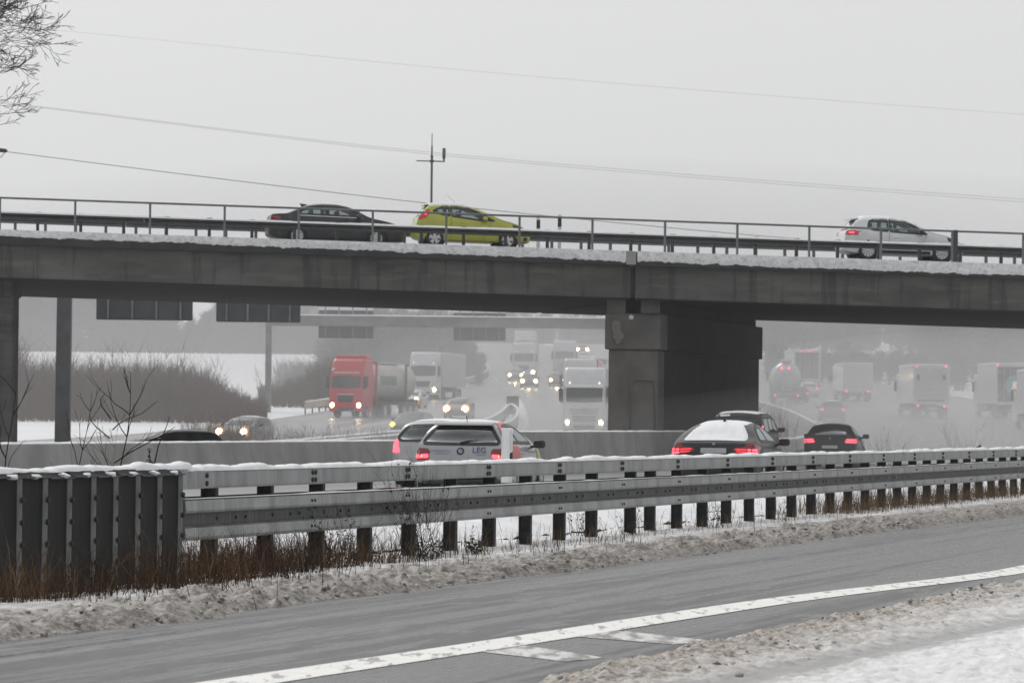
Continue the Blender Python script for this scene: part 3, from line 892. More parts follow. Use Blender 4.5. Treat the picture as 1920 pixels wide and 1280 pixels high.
# ------------------------------------------------------------------ far steel rails along the curves
def far_rail(name, label, curve, y0, y1, step=4.0, h=0.80, dx=0.0, post=True, m=None):
    f = pchip([(p[1], p[0]) for p in curve])
    t = thing(name, label, 'guard rail')
    sec = [(-0.05, h - 0.50), (-0.05, h), (0.05, h), (0.05, h - 0.50)]
    n = max(1, int((y1 - y0) / 8.0))
    for k in range(n):
        b = MB(); frm = []
        for i in range(5):
            y = lerp(lerp(y0, y1, k / n), lerp(y0, y1, (k + 1) / n) - 0.01, i / 4)
            x = f(y) + dx
            d = Vector((f(y + .5) - f(y - .5), 1.0, 0)).normalized()
            frm.append((Vector((x, y, ground(x, y))), Vector((d.y, -d.x, 0)), UP))
        b.sweep(sec, frm)
        b.build('beam', m or steel, t)
    if post:
        pm = MB().box(-0.05, 0.05, -0.05, 0.05, -0.4, h - 0.05).mesh('post', post_m)
        y = y0 + 0.3
        while y < y1:
            x = f(y) + dx
            put(pm, 'post', t, (x, y, ground(x, y)))
            y += step
    snow_cap('snow', lambda y: (Vector((f(y) + dx, y, ground(f(y) + dx, y) + h)), Vector((1, 0, 0))), y0, y1, 0.8, 0.11, 0.11, t, y0 * .1, clump=0.3, nn=5)
    return t
far_rail('median_rail', 'snow capped steel rail curving round right beyond the bridge pier', MED_R, 178, 470, dx=-0.3)
far_rail('median_rail', 'inner snow capped rail of the oncoming side beyond the pier', MED_L, 178, 470, dx=0.3)
far_rail('ramp_rail', 'snow capped rail along the outer left edge of the slip road', RAMP_L, 330, 540, dx=-0.4)
GORE = [(-14.6, 168), (-9.0, 205), (-3.9, 240), (-1.8, 275), (-0.55, 310), (-0.30, 324), (-0.05, 330)]
far_rail('gore_rail', 'snow capped rail of the gore curving round between slip road and main road', GORE, 170, 329.5, dx=0.0)
GORE2 = [(-13.6, 168), (-7.6, 205), (-1.6, 240), (0.0, 275), (0.45, 310), (0.2, 326), (-0.02, 330)]
far_rail('gore_rail', 'darker second rail of the gore on the main road side', GORE2, 170, 329.5, dx=0.0)
gb = thing('impact_box', 'small dark box standing at the tip of the gore', 'road box', (0.1, 333.5, ground(0.1, 333.5)))
MB().bbox(-0.45, 0.45, -0.3, 0.3, 0.0, 1.3, 0.05).build('housing', rail_dark, gb)
MB().bbox(-0.47, 0.47, -0.32, 0.32, 1.302, 1.36, 0.02).build('snow', snow, gb)

# ------------------------------------------------------------------ the bridge
BR_A = R(8.0)
BE = Vector((math.cos(BR_A), math.sin(BR_A), 0))        # along the bridge, to the right
BN = Vector((-math.sin(BR_A), math.cos(BR_A), 0))       # across it, away from the camera
B0 = Vector((0, 152.0, 0))
GR = 0.0182                                             # falls to the right
Z_TOP = 7.34                                            # top of the cornice at s = 0
def bz(s): return Z_TOP - GR * s
CAM_X = 0.20                                            # cross fall of the deck: higher towards the middle
def bp(s, n=0.0, z=0.0): return B0 + BE * s + BN * n + UP * (bz(s) + z)
def deck(n): return CAM_X * smooth(0.5, 4.0, n)
def bs(u, n=0.0):
    """Station along the bridge of pixel column u."""
    k = (u - 960.0) / F_PX
    # x = s cosA - n sinA ; y = 152 + s sinA + n cosA ; x = k y
    return (k * (152.0 + n * math.cos(BR_A)) + n * math.sin(BR_A)) / (math.cos(BR_A) - k * math.sin(BR_A))
bridge = thing('road_bridge', 'grey concrete road bridge with snow plastered edge crossing above the motorway', 'bridge', (0, 0, 0))
S0, S1 = -75.0, 75.0
SJ = bs(1186, 0.2)                                       # movement joint
BW = 22.0
def bridge_prism(name, sec, s0, s1, m, parent=bridge, n=10):
    b = MB()
    b.sweep(sec, [(bp(lerp(s0, s1, i / n)), BN, UP) for i in range(n + 1)])
    return b.build(name, m, parent)
for a, c in ((S0, SJ - 0.09), (SJ + 0.09, S1)):
    bridge_prism('girder', [(0.28, -0.452), (0.28, -1.50), (0.30, -1.52), (BW - 0.30, -1.52), (BW - 0.28, -1.50), (BW - 0.28, -0.452)], a, c, concrete)
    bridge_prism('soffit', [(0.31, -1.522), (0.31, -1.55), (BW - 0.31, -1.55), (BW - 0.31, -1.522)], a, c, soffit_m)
    bridge_prism('deck_slab', [(0.6, -0.449), (0.6, -0.05), (4.0, 0.16), (BW - 4.0, 0.16), (BW - 0.6, -0.05), (BW - 0.6, -0.449)], a + 0.01, c - 0.01, asphalt_far)
    for n0, n1 in ((0.0, 0.597), (BW - 0.597, BW)):
        bridge_prism('cornice', [(n0, -0.45), (n0, -0.03), (n0 + 0.03, 0.0), (n1 - 0.03, 0.0), (n1, -0.03), (n1, -0.45), ], a, c, cornice_m)
    bridge_prism('kerb_snow', [(0.02, 0.002), (0.02, 0.03), (0.58, 0.04), (0.58, 0.002)], a, c, snow)
bridge_prism('joint_filler', [(0.5, -1.5), (0.5, -0.5), (BW - 0.5, -0.5), (BW - 0.5, -1.5)], SJ - 0.089, SJ + 0.089, rail_dark, n=1)
bridge_prism('joint_plate', [(-0.022, -0.42), (-0.022, 0.02), (-0.003, 0.02), (-0.003, -0.42)], SJ - 0.27, SJ + 0.05, barrier_m, n=1)
# snow driven against the cornice
def plaster(s0, s1):
    b = MB(); step = 0.045; k = int((s1 - s0) / step); rows = 9
    for j in range(k + 1):
        s = lerp(s0, s1, j / k)
        x = s
        depth = lerp(0.20, 0.36, smooth(-20, 14, s)) + 0.05 * noise.noise(Vector((s * 0.5, 2, 0))) + 0.05 * noise.noise(Vector((s * 2.6, 5, 0))) + 0.035 * noise.noise(Vector((s * 8, 5, 3)))
        depth = min(0.43, depth)
        for i in range(rows):
            q = i / (rows - 1)
            z = 0.02 - q * (depth + 0.02)
            thick = 0.025 * (1 - q ** 3) + 0.030 * max(-0.2, noise.fractal(Vector((s * 6, z * 9, 1)), 0.8, 2.2, 3)) * (1 - q ** 6)
            if i == rows - 1: thick = -0.004
            b.v.append(tuple(bp(s, -max(0.004, thick) if i < rows - 1 else 0.004, z)))
    for j in range(k):
        for i in range(rows - 1):
            b.f.append((j * rows + i, j * rows + i + 1, (j + 1) * rows + i + 1, (j + 1) * rows + i))
    return b
cling_m = mat('clinging_snow', (0.76, 0.77, 0.78), 0.8, var=0.1, scale=4, bump=0.5, bscale=30)
layer_noise(cling_m, (0.30, 0.30, 0.30), 9, (0.52, 0.72), 0.7)
plaster(-24, SJ - 0.28).build('clinging_snow', cling_m, bridge, True)
plaster(SJ + 0.10, 26).build('clinging_snow', cling_m, bridge, True)

# railing on the near edge
rail = thing('bridge_railing', 'plain grey steel railing along the near edge of the bridge', 'railing')
b = MB(); b.tube([bp(s, 0.25, 1.06) for s in (S0, -20, 0, 20, S1)], 0.035, 8); b.build('top_bar', rail_m, rail, True)
stan = MB().box(-0.035, 0.035, -0.04, 0.04, 0.0, 1.04).mesh('post', rail_m)
s = bs(138, 0.25)
sp = (bs(1650, 0.25) - s) / 11.0
for k in range(-8, 26):
    o = put(stan, 'post', rail, bp(s + sp * k, 0.25, 0.02)); o.rotation_euler = (0, 0, BR_A)
o = put(MB().box(-0.07, 0.07, -0.05, 0.05, 0.0, 1.08).mesh('post', rail_dark), 'post', rail, bp(bs(1790, .25), 0.25, 0.02)); o.rotation_euler = (0, 0, BR_A)
# two guard rails on the deck
def deck_rail(name, label, n, spacing, seg, first):
    t = thing(name, label, 'guard rail', UP * (0.06 if seg else 0.36))
    for a in range(-60, 60, 8):
        b = MB(); b.sweep([(0.05, 0.37), (-0.04, 0.38), (-0.045, 0.45), (0.0, 0.475), (-0.045, 0.50), (-0.04, 0.57), (0.05, 0.58), (0.06, 0.475)], [(bp(a, n, 0), BN, UP), (bp(a + 7.99, n, 0), BN, UP)])
        b.build('beam', rail_dark if seg else rail_m, t)
    pm = MB().box(-0.05, 0.05, 0.0, 0.10, -0.1 if seg else -0.25, 0.50).mesh('post', rail_dark if seg else rail_m)
    cm = MB().bbox(-0.10, 0.10, -0.05, 0.07, 0.50, 0.63, 0.02).mesh('bracket', rail_dark)
    s = first
    while s < 45:
        o = put(pm, 'post', t, bp(s, n, 0)); o.rotation_euler = (0, 0, BR_A)
        if seg:
            o = put(cm, 'bracket', t, bp(s, n, 0)); o.rotation_euler = (0, 0, BR_A)
        s += spacing
    snow_cap('snow', lambda s: (bp(s, n - 0.01, 0.565), BN), -45, 45, 0.2, 0.075, 0.105, t, n, clump=0.25, nn=6)
    return t
DZ = 0.06
deck_rail('deck_guard_rail', 'dark snow topped guard rail on the bridge in front of the cars', 1.3, 1.40, True, bs(68, 1.3) - 1.40 * 10)
deck_rail('deck_guard_rail', 'thinner guard rail far across the bridge deck behind the cars', 11.8, 1.05, False, -40)

# delineator posts on the bridge
def bridge_marker(u, v, label):
    # stands on the deck
    t = thing('marker_post', label, 'marker post', bp(bs(u, 13.0), 13.0, 0.15), BR_A, 'marker posts')
    h = (px(u, v, bp(bs(u, 13.0), 13.0).y).z) - (bz(bs(u, 13.0)) + 0.15)
    MB().bbox(-0.06, 0.06, -0.05, 0.05, 0, h, 0.02).build('body', white_pl, t)
    MB().bbox(-0.063, 0.063, -0.053, 0.053, h - 0.45, h - 0.14, 0.01).build('black_band', black_pl, t)
    return t
bridge_marker(1007, 405, 'black and white marker post nearest the yellow green hatchback on the bridge')
bridge_marker(1047, 402, 'taller black and white marker post standing alone on the bridge')
# the mast with its instruments
ms = bs(806, 15.5)
mast = thing('instrument_mast', 'thin steel mast with cross arm and instruments standing on the bridge', 'mast', bp(ms, 15.5, -0.05), BR_A)
top = px(808, 250, bp(ms, 15.5).y).z - mast.location.z
arm = px(806, 302, bp(ms, 15.5).y).z - mast.location.z
MB().tube([(0, 0, 0), (0, 0, arm + 0.1)], 0.042, 8).build('pole', mast_m, mast, True)
MB().tube([(0, 0, arm + 0.1), (0, 0, arm + 0.55)], 0.03, 8).build('pole_tip', mast_m, mast, True)
MB().tube([(0, 0, arm + 0.55), (0, 0, top)], 0.016, 6).build('lightning_rod', mast_m, mast, True)
MB().tube([(-0.56, 0, arm + 0.0), (0.48, 0, arm - 0.01)], 0.022, 6).build('cross_arm', mast_m, mast, True)
MB().lathe([(0.0, arm - .06), (.08, arm - .04), (.08, arm + .04), (0.0, arm + .06)], 10, 'z').build('clamp', mast_m, mast, True)
MB().lathe([(0.0, arm + .10), (.055, arm + .12), (.055, arm + .19), (0.0, arm + .21)], 10, 'z').build('collar', mast_m, mast, True)
MB().lathe([(0.02, arm), (.03, arm + .06), (.06, arm + .12), (.062, arm + .38), (0.055, arm + .40)], 12, 'z', (0.44, 0, 0)).build('rain_gauge', rail_m, mast, True)
MB().lathe([(0.058, arm + .402), (0.064, arm + .47)], 12, 'z', (0.44, 0, 0)).build('gauge_crown', gantry_m, mast, True)

# ------------------------------------------------------------------ piers
def pier(name, label, f_l, f_r, back_l, back_r, z0, ztop, cap_h, gap):
    """Wall pier: front corners and back corners as (x, y)."""
    t = thing(name, label, 'pier')
    def ring(off):
        c = [Vector((*f_l, 0)), Vector((*f_r, 0)), Vector((*back_r, 0)), Vector((*back_l, 0))]
        ctr = sum(c, Vector()) / 4
        ax = (c[1] - c[0]).normalized(); ay = ((c[3] - c[0])).normalized()
        return [c[0] - ax * off - ay * off, c[1] + ax * off - ay * off, c[2] + ax * off + ay * off, c[3] - ax * off + ay * off]
    def prism4(q, za, zb, m, nm, bev=0.04):
        b = MB().add([(p.x, p.y, za) for p in q] + [(p.x, p.y, zb) for p in q], [(3, 2, 1, 0), (4, 5, 6, 7), (0, 1, 5, 4), (1, 2, 6, 5), (2, 3, 7, 6), (3, 0, 4, 7)])
        bm = bmesh.new(); me = b.mesh(nm, m); bm.from_mesh(me)
        bmesh.ops.bevel(bm, geom=bm.edges[:], offset=bev, segments=1, affect='EDGES'); bm.to_mesh(me); bm.free()
        return link(nm, me, t)
    def part(q, a, c):
        return [lerp(q[0], q[3], a), lerp(q[1], q[2], a), lerp(q[1], q[2], c), lerp(q[0], q[3], c)]
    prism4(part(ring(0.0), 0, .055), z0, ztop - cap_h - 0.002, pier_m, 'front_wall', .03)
    prism4(part(ring(-0.004), .0555, 1), z0, ztop - cap_h - 0.002, shade_m, 'side_wall', .01)  # long faces get the darker colour for shade
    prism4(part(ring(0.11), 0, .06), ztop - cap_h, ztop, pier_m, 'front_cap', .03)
    prism4(part(ring(0.106), .0605, 1), ztop - cap_h, ztop - .003, shade_m, 'side_cap', .01)
    return t
SJX = bp(SJ).x
pr = pier('bridge_pier', 'wide concrete wall pier under the bridge joint in the middle', (3.2, 153.6), (4.85, 153.9), (7.5, 173.3), (9.25, 173.5), 0.0, 5.27, 1.20, 0.5)
b = MB()
for (x0, x1) in ((3.15, 3.75), (4.25, 4.9)):
    bb = MB().bbox(x0, x1, 153.55, 154.6, 5.272, 5.80, 0.02); bb.build('bearing_block', pier_m, pr)
bb = MB().bbox(3.2, 4.8, 154.7, 155.6, 5.272, 5.80, 0.02); bb.build('bearing_block', rail_dark, pr)
MB().add([(3.3, 154.65, 5.273), (4.75, 154.8, 5.273), (9.1, 173.3, 5.273), (7.6, 173.2, 5.273), (3.3, 154.65, 5.70), (4.75, 154.8, 5.70), (9.1, 173.3, 5.55), (7.6, 173.2, 5.55)], [(3, 2, 1, 0), (4, 5, 6, 7), (0, 1, 5, 4), (1, 2, 6, 5), (2, 3, 7, 6), (3, 0, 4, 7)]).build('dark_infill', soffit_m, pr)  # block added to darken the light gap between cap and soffit
for k in range(0):
    q = k / 6.0
    MB().bbox(lerp(3.5, 7.6, q), lerp(4.6, 9.0, q), lerp(155, 173, q), lerp(155, 173, q) + 1.2, 5.272, 5.75, 0.02).build('bearing_block', rail_dark, pr)
lampb = MB().lathe([(0.0, -0.09), (0.07, -0.06), (0.09, 0.0), (0.07, 0.06), (0.0, 0.08)], 10, 'y', (3.93, 153.40, 5.13)); lampb.build('camera_dome', white_pl, pr, True)
patch = mat('concrete_repair', (0.185, 0.172, 0.150), 0.85, var=0.15, scale=3)
MB().prism([(3.30, 4.98), (3.42, 5.05), (3.56, 5.00), (3.60, 4.82), (3.56, 4.72), (3.66, 4.62), (3.72, 4.48), (3.62, 4.40), (3.58, 4.28), (3.44, 4.24), (3.40, 4.40), (3.33, 4.44), (3.35, 4.62), (3.28, 4.74)], 153.475, 153.486, 'y').build('repair_patch', patch, pr)
MB().tube([(3.95, 153.61, 1.2), (3.95, 153.61, 2.7), (4.0, 153.61, 3.02), (4.15, 153.63, 3.1), (4.72, 153.83, 3.08), (4.78, 153.85, 2.8), (4.76, 153.85, 1.2)], 0.03, 6).build('conduit', rail_m, pr, True)
xl = ux(28, 152)
pl = thing('bridge_pillar', 'dark concrete pillar at the left edge carrying the bridge', 'pillar')
MB().bbox(xl - 1.8, xl - 0.05, 151.5, 153.3, 0.0, 6.2, 0.06).build('shaft', concrete, pl)
MB().bbox(xl - 2.0, xl, 151.3, 153.5, 5.55, 6.15, 0.05).build('head', concrete, pl)

# ------------------------------------------------------------------ sign gantries
def sign_board(parent, uc0, uc1, vtop, vbot, y, nb, m, thick=0.12, name='sign_panel'):
    a, c = px(uc0, vbot, y), px(uc1, vbot, y)
    z0, z1 = px((uc0 + uc1) / 2, vbot, y).z, px((uc0 + uc1) / 2, vtop, y).z
    pan = MB().bbox(a.x, c.x, y, y + thick, z0, z1, 0.05).build(name, m, parent)
    for k in range(nb):
        x = lerp(a.x, c.x, (k + 0.5) / nb)
        MB().box(x - 0.035, x + 0.035, y - 0.10, y - 0.002, z0 + 0.05, z1 - 0.02).build('bracket', gantry_m, pan)
    return pan
GY1 = 193.0
g1 = thing('sign_gantry', 'overhead sign gantry with dark panels just behind the bridge at the left', 'gantry')
cx = ux(118.5, GY1)
b = MB(); b.sweep([(-0.31, -0.3), (0.31, -0.3), (0.31, 0.3), (-0.31, 0.3)], [(Vector((cx - .02, GY1, 0.0)), Vector((1, 0, 0)), Vector((0, 1, 0))), (Vector((cx, GY1, 9.2)), Vector((0.92, 0, 0)), Vector((0, 0.92, 0)))])
b.build('column', column_m, g1)
MB().bbox(cx - 0.4, cx + 0.4, GY1 - 0.4, GY1 + 0.4, 0.0, 0.45, 0.04).build('base_plate', column_m, g1)
MB().bbox(cx - 0.3, 8.0, GY1 - 0.45, GY1 + 0.05, 7.6, 8.3, 0.04).build('cross_beam', gantry_m, g1)
MB().bbox(7.7, 8.3, GY1 - 0.3, GY1 + 0.3, 0.0, 7.6, 0.04).build('column', column_m, g1)
sign_board(g1, 180, 361, 480, 600, GY1 + 0.1, 4, sign_m)
sign_board(g1, 405, 563, 483, 604, GY1 + 0.1, 4, sign_m)
GY2 = 335.0
g2 = thing('sign_gantry', 'farther hazy sign gantry with snow topped cross beam and two signs', 'gantry')
c2 = ux(502, GY2)
gz = ground(c2, GY2)
bz0, bz1 = px(850, 614, GY2).z, px(850, 594, GY2).z
MB().bbox(c2 - 0.22, c2 + 0.22, GY2 - 0.22, GY2 + 0.22, gz - 0.3, bz1 - 0.05, 0.03).build('column', gantry_m, g2)
xr = 16.8
MB().bbox(xr - 0.22, xr + 0.22, GY2 - 0.22, GY2 + 0.22, ground(xr, GY2) - 0.3, bz1 - 0.05, 0.03).build('column', gantry_m, g2)
MB().bbox(c2 - 0.24, xr + 0.24, GY2 - 0.35, GY2 + 0.20, bz0, bz1, 0.04).build('cross_beam', gantry_m, g2)
snow_cap('snow', lambda x: (Vector((x, GY2 - 0.08, bz1)), Vector((0, 1, 0))), c2, xr, 0.4, 0.27, 0.13, g2, 4.0, clump=0.3)
for u0, u1 in ((597, 700), (850, 948)):
    pan = sign_board(g2, u0, u1, 571, 634 + (u0 - 597) * .018, GY2 + 0.35, 4, sign_m)
    for v in (577, 591):
        q0, q1 = px(u0, v + (u0 - 597) * .02, GY2), px(u1, v + (u0 - 597) * .02, GY2)
        MB().bbox(q0.x, q1.x, GY2 + 0.10, GY2 + 0.24, q0.z - 0.16, q0.z + 0.08, 0.02).build('snow', snow, pan)
    for k in range(4):
        x = lerp(px(u0, 600, GY2).x, px(u1, 600, GY2).x, (k + .5) / 4)
        MB().box(x - .05, x + .05, GY2 + 0.08, GY2 + 0.16, px(u0, 596, GY2).z, px(u0, 571, GY2).z).build('upright', barrier_m, pan)

# ------------------------------------------------------------------ marker posts behind the near rail
def delineator(name, label, u, vtop, y, w, snowy):
    p0 = px(u, vtop, y); gzz = ground(p0.x, y)
    t = thing(name, label, 'marker post', (p0.x, y, gzz), R(-6), 'marker posts')
    h = p0.z - gzz
    b = MB()
    prof = [(-w / 2, 0), (w / 2, 0), (w / 2, h - 0.0), (w / 2 - .03, h), (-w / 2 + .02, h - 0.05), (-w / 2, h - .09)]
    b.prism(prof, -0.06, 0.06, 'y')
    b.build('body', white_pl, t)
    MB().prism([(-w / 2 - .004, h - .42), (w / 2 + .004, h - .32), (w / 2 + .004, h - .58), (-w / 2 - .004, h - .68)], -0.063, 0.063, 'y').build('black_band', black_pl, t)
    if snowy:
        s = MB(); nx_, nz_ = 10, 26
        for j in range(nz_ + 1):
            for i in range(nx_ + 1):
                x = lerp(-w / 2 + .005, w / 2 - .03, i / nx_); z = lerp(h * .25, h + 0.012, j / nz_)
                ed = min(i, nx_ - i, j + 3, nz_ - j) > 0
                s.v.append((x, -0.064 - (0.016 + 0.012 * noise.noise(Vector((x * 30, z * 22, 3))) if ed else 0), z))
        for j in range(nz_):
            for i in range(nx_):
                a = j * (nx_ + 1) + i
                s.f.append((a, a + 1, a + nx_ + 2, a + nx_ + 1))
        s.build('snow', snow, t, True)
        sn = MB().bbox(-w / 2 - .005, w / 2 + .005, -.07, .07, h - 0.02, h + 0.03, 0.02).build('snow', snow, t)
    return t
delineator('marker_post', 'white marker post plastered with snow in front of the silver hatchback', 951, 806, 68.0, 0.155, True)
delineator('marker_post', 'white marker post with snow behind the rail at the far right', 1833, 808, 112.0, 0.17, False)
for u, y in ((1190, 60), (1680, 74)):
    pass

# ------------------------------------------------------------------ overhead wires
def wire(label, pts, y, r, m=wire_m):
    """Sagging line through three or more seen points, carried on past both sides of the frame."""
    f = pchip([(p[0], p[1]) for p in pts])
    us = [pts[0][0] + (pts[-1][0] - pts[0][0]) * i / 24 for i in range(25)]
    b = MB().tube([px(u, f(u), y) for u in us], r, 5)
    o = b.build('overhead_wire', m, None, True)
    return tag(o, label, 'wire', 'overhead wires')
wire('highest and faintest overhead wire crossing the upper sky', [(-900, -30), (85, 55), (960, 140), (1920, 215), (2900, 280)], 420, 0.013, mat('far_wire', (0.50, 0.51, 0.51), 0.7, var=.1))
wire('upper strand of the twin overhead wires in the middle of the sky', [(-900, 80), (115, 205), (830, 288), (1920, 374), (2900, 440)], 300, 0.012, mat('mid_wire', (0.34, 0.35, 0.35), 0.7, var=.1))
wire('lower strand of the twin overhead wires in the middle of the sky', [(-900, 84), (115, 207), (830, 292), (1920, 379), (2900, 446)], 302, 0.012, MATS['mid_wire'])
wire('lowest dark overhead wire running down behind the bridge railing', [(-900, 165), (0, 283), (500, 346), (800, 381), (1100, 412), (1500, 448), (2400, 500)], 215, 0.018)
ins = px(2, 282, 215)
t = thing('wire_insulator', 'small dark insulator on the lowest wire at the left edge', 'insulator', ins)
MB().tube([(-0.35, 0, 0.03), (-0.25, 0, 0.02), (-0.1, 0, 0.012), (0.22, 0, -0.02), (0.3, 0, -0.03)], [0.03, 0.10, 0.10, 0.09, 0.03], 8).build('body', rail_dark, t, True)
MB().tube([(0.25, 0, -0.03), (0.0, 0, -0.3), (-0.6, 0, -0.75)], 0.02, 5).build('jumper_cable', wire_m, t, True)

# ------------------------------------------------------------------ cars
def rpoly(pts, r=0.04, n=3):
    """Polygon with rounded corners."""
    out = []
    m = len(pts)
    for i in range(m):
        p = Vector(pts[i]); a = Vector(pts[i - 1]); c = Vector(pts[(i + 1) % m])
        ra = min(r, (a - p).length * .45); rc = min(r, (c - p).length * .45)
        s = p + (a - p).normalized() * ra; e = p + (c - p).normalized() * rc
        for k in range(n + 1):
            t = k / n
            out.append(tuple((1 - t) ** 2 * s + 2 * t * (1 - t) * p + t * t * e))
    return out

def inset(poly, d):
    """Polygon moved inwards by d (outwards if negative)."""
    m = len(poly); area = sum(poly[i - 1][0] * poly[i][1] - poly[i][0] * poly[i - 1][1] for i in range(m))
    sg = 1 if area > 0 else -1
    out = []
    for i in range(m):
        a, p, c = Vector(poly[i - 1]), Vector(poly[i]), Vector(poly[(i + 1) % m])
        e1 = (p - a); e2 = (c - p)
        if e1.length < 1e-9 or e2.length < 1e-9:
            out.append(tuple(p)); continue
        n1 = Vector((-e1.y, e1.x)).normalized() * sg; n2 = Vector((-e2.y, e2.x)).normalized() * sg
        nn = (n1 + n2)
        if nn.length < 1e-6: nn = n1
        nn.normalize()
        out.append(tuple(p + nn * (d / max(0.4, nn.dot(n1)))))
    return out

def in_poly(x, y, poly):
    c = False; j = len(poly) - 1
    for i in range(len(poly)):
        xi, yi = poly[i]; xj, yj = poly[j]
        if (yi > y) != (yj > y) and x < (xj - xi) * (y - yi) / (yj - yi) + xi: c = not c
        j = i
    return c

RAYS = {'rear': (Vector((-3, 0, 0)), Vector((1, 0, 0)), lambda a, b: Vector((0, a, b))),
        'front': (Vector((12, 0, 0)), Vector((-1, 0, 0)), lambda a, b: Vector((0, a, b))),
        'right': (Vector((0, -5, 0)), Vector((0, 1, 0)), lambda a, b: Vector((a, 0, b))),
        'left': (Vector((0, 5, 0)), Vector((0, -1, 0)), lambda a, b: Vector((a, 0, b))),
        'top': (Vector((0, 0, 6)), Vector((0, 0, -1)), lambda a, b: Vector((a, b, 0)))}

def decal(bvh, poly, view, off, name, m, parent, res=0.05, hole=None, rag=0.0, thick=0.0):
    """A panel that hugs the body: polygon seen from one side, cut fine and laid on the surface."""
    org, d, mk = RAYS[view]
    bm = bmesh.new()
    if hole is None:
        bm.faces.new([bm.verts.new((p[0], p[1], 0)) for p in poly])
    else:
        vo = [bm.verts.new((p[0], p[1], 0)) for p in poly]; vi = [bm.verts.new((p[0], p[1], 0)) for p in hole]
        k = len(vo)
        for i in range(k):
            try: bm.faces.new((vo[i], vo[(i + 1) % k], vi[(i + 1) % k], vi[i]))
            except ValueError: pass
    xs_ = [p[0] for p in poly]; zs_ = [p[1] for p in poly]
    for ax, lo, hi in ((0, min(xs_), max(xs_)), (1, min(zs_), max(zs_))):
        n = int((hi - lo) / res)
        for i in range(1, n + 1):
            c = lo + (hi - lo) * i / (n + 1)
            no = Vector((1, 0, 0)) if ax == 0 else Vector((0, 1, 0))
            bmesh.ops.bisect_plane(bm, geom=bm.verts[:] + bm.edges[:] + bm.faces[:], plane_co=no * c, plane_no=no, dist=1e-5)
    for v in bm.verts:
        a, c = v.co.x, v.co.y
        bd = v.is_boundary
        o = mk(a, c) + org
        hit, nor, _, _ = bvh.ray_cast(o, d)
        if hit is None:
            hit, nor, _, _ = bvh.find_nearest(mk(a, c) + org * 0.25)
        if nor.dot(d) > 0: nor = -nor
        k = off
        if thick:
            k = off + (0 if bd else thick * (1 + rag * noise.noise(Vector((a * 7, c * 7, 2)))))
        v.co = hit + nor * k
    bmesh.ops.recalc_face_normals(bm, faces=bm.faces[:])
    me = bpy.data.meshes.new(name); bm.to_mesh(me); bm.free()
    me.polygons.foreach_set('use_smooth', [True] * len(me.polygons))
    me.materials.append(m)
    return link(name, me, parent)

def catmull(pts, n):
    """Dense points along a smooth curve through pts."""
    out = []
    m = len(pts)
    for i in range(m - 1):
        p0 = Vector(pts[max(0, i - 1)]); p1 = Vector(pts[i]); p2 = Vector(pts[i + 1]); p3 = Vector(pts[min(m - 1, i + 2)])
        for k in range(n):
            t = k / n
            out.append(0.5 * ((2 * p1) + (p2 - p0) * t + (2 * p0 - 5 * p1 + 4 * p2 - p3) * t * t + (3 * p1 - p0 - 3 * p2 + p3) * t ** 3))
    out.append(Vector(pts[-1]))
    return out

def body_mesh(sp, fine):
    L = sp['L']; top = pchip(sp['top']); belt = pchip(sp['belt']); plan = pchip(sp['plan']); sill = pchip(sp['sill'])
    tum = sp.get('tumble', 0.46)
    dx = 0.045 if fine else 0.10
    st = [0, .006, .015, .03, .05, .075, .10, .13, .165, .20]
    x = 0.24
    while x < L - 0.24:
        st.append(x); x += dx
    st += [L - q for q in (.20, .16, .12, .085, .055, .03, .015, .006, 0)]
    b = MB(); q = 3 if fine else 2
    ring = None
    for x in st:
        w = plan(x); zt = top(x); zs = sill(x); zb = min(belt(x), zt - 0.012); h = zt - zb
        zb = max(zb, zs + 0.10)
        h = max(0.008, zt - zb)
        wb = 0.962 * w
        half = [(0, zs), (.55 * w, zs), (.90 * w, zs + .015), (.965 * w, zs + .07), (.99 * w, lerp(zs, zb, .35)), (w, lerp(zs, zb, .62)), (.992 * w, lerp(zs, zb, .85)), (wb, zb),
                (wb - .14 * tum / .46 * h, zb + .36 * h), (wb - .30 * tum / .46 * h, zb + .70 * h), (wb - tum * .95 * h, zb + .88 * h), ((wb - tum * h) * .58, zb + .968 * h), (0, zt)]
        c = catmull(half, q)
        ringp = [Vector((x, p.x, p.y)) for p in c] + [Vector((x, -p.x, p.y)) for p in reversed(c[1:-1])]
        ring = len(ringp)
        b.v += [tuple(p) for p in ringp]
    ns = len(st)
    for i in range(ns - 1):
        for k in range(ring):
            b.f.append((i * ring + k, i * ring + (k + 1) % ring, (i + 1) * ring + (k + 1) % ring, (i + 1) * ring + k))
    b.f.append(tuple(range(ring))[::-1]); b.f.append(tuple(range((ns - 1) * ring, ns * ring)))
    return b

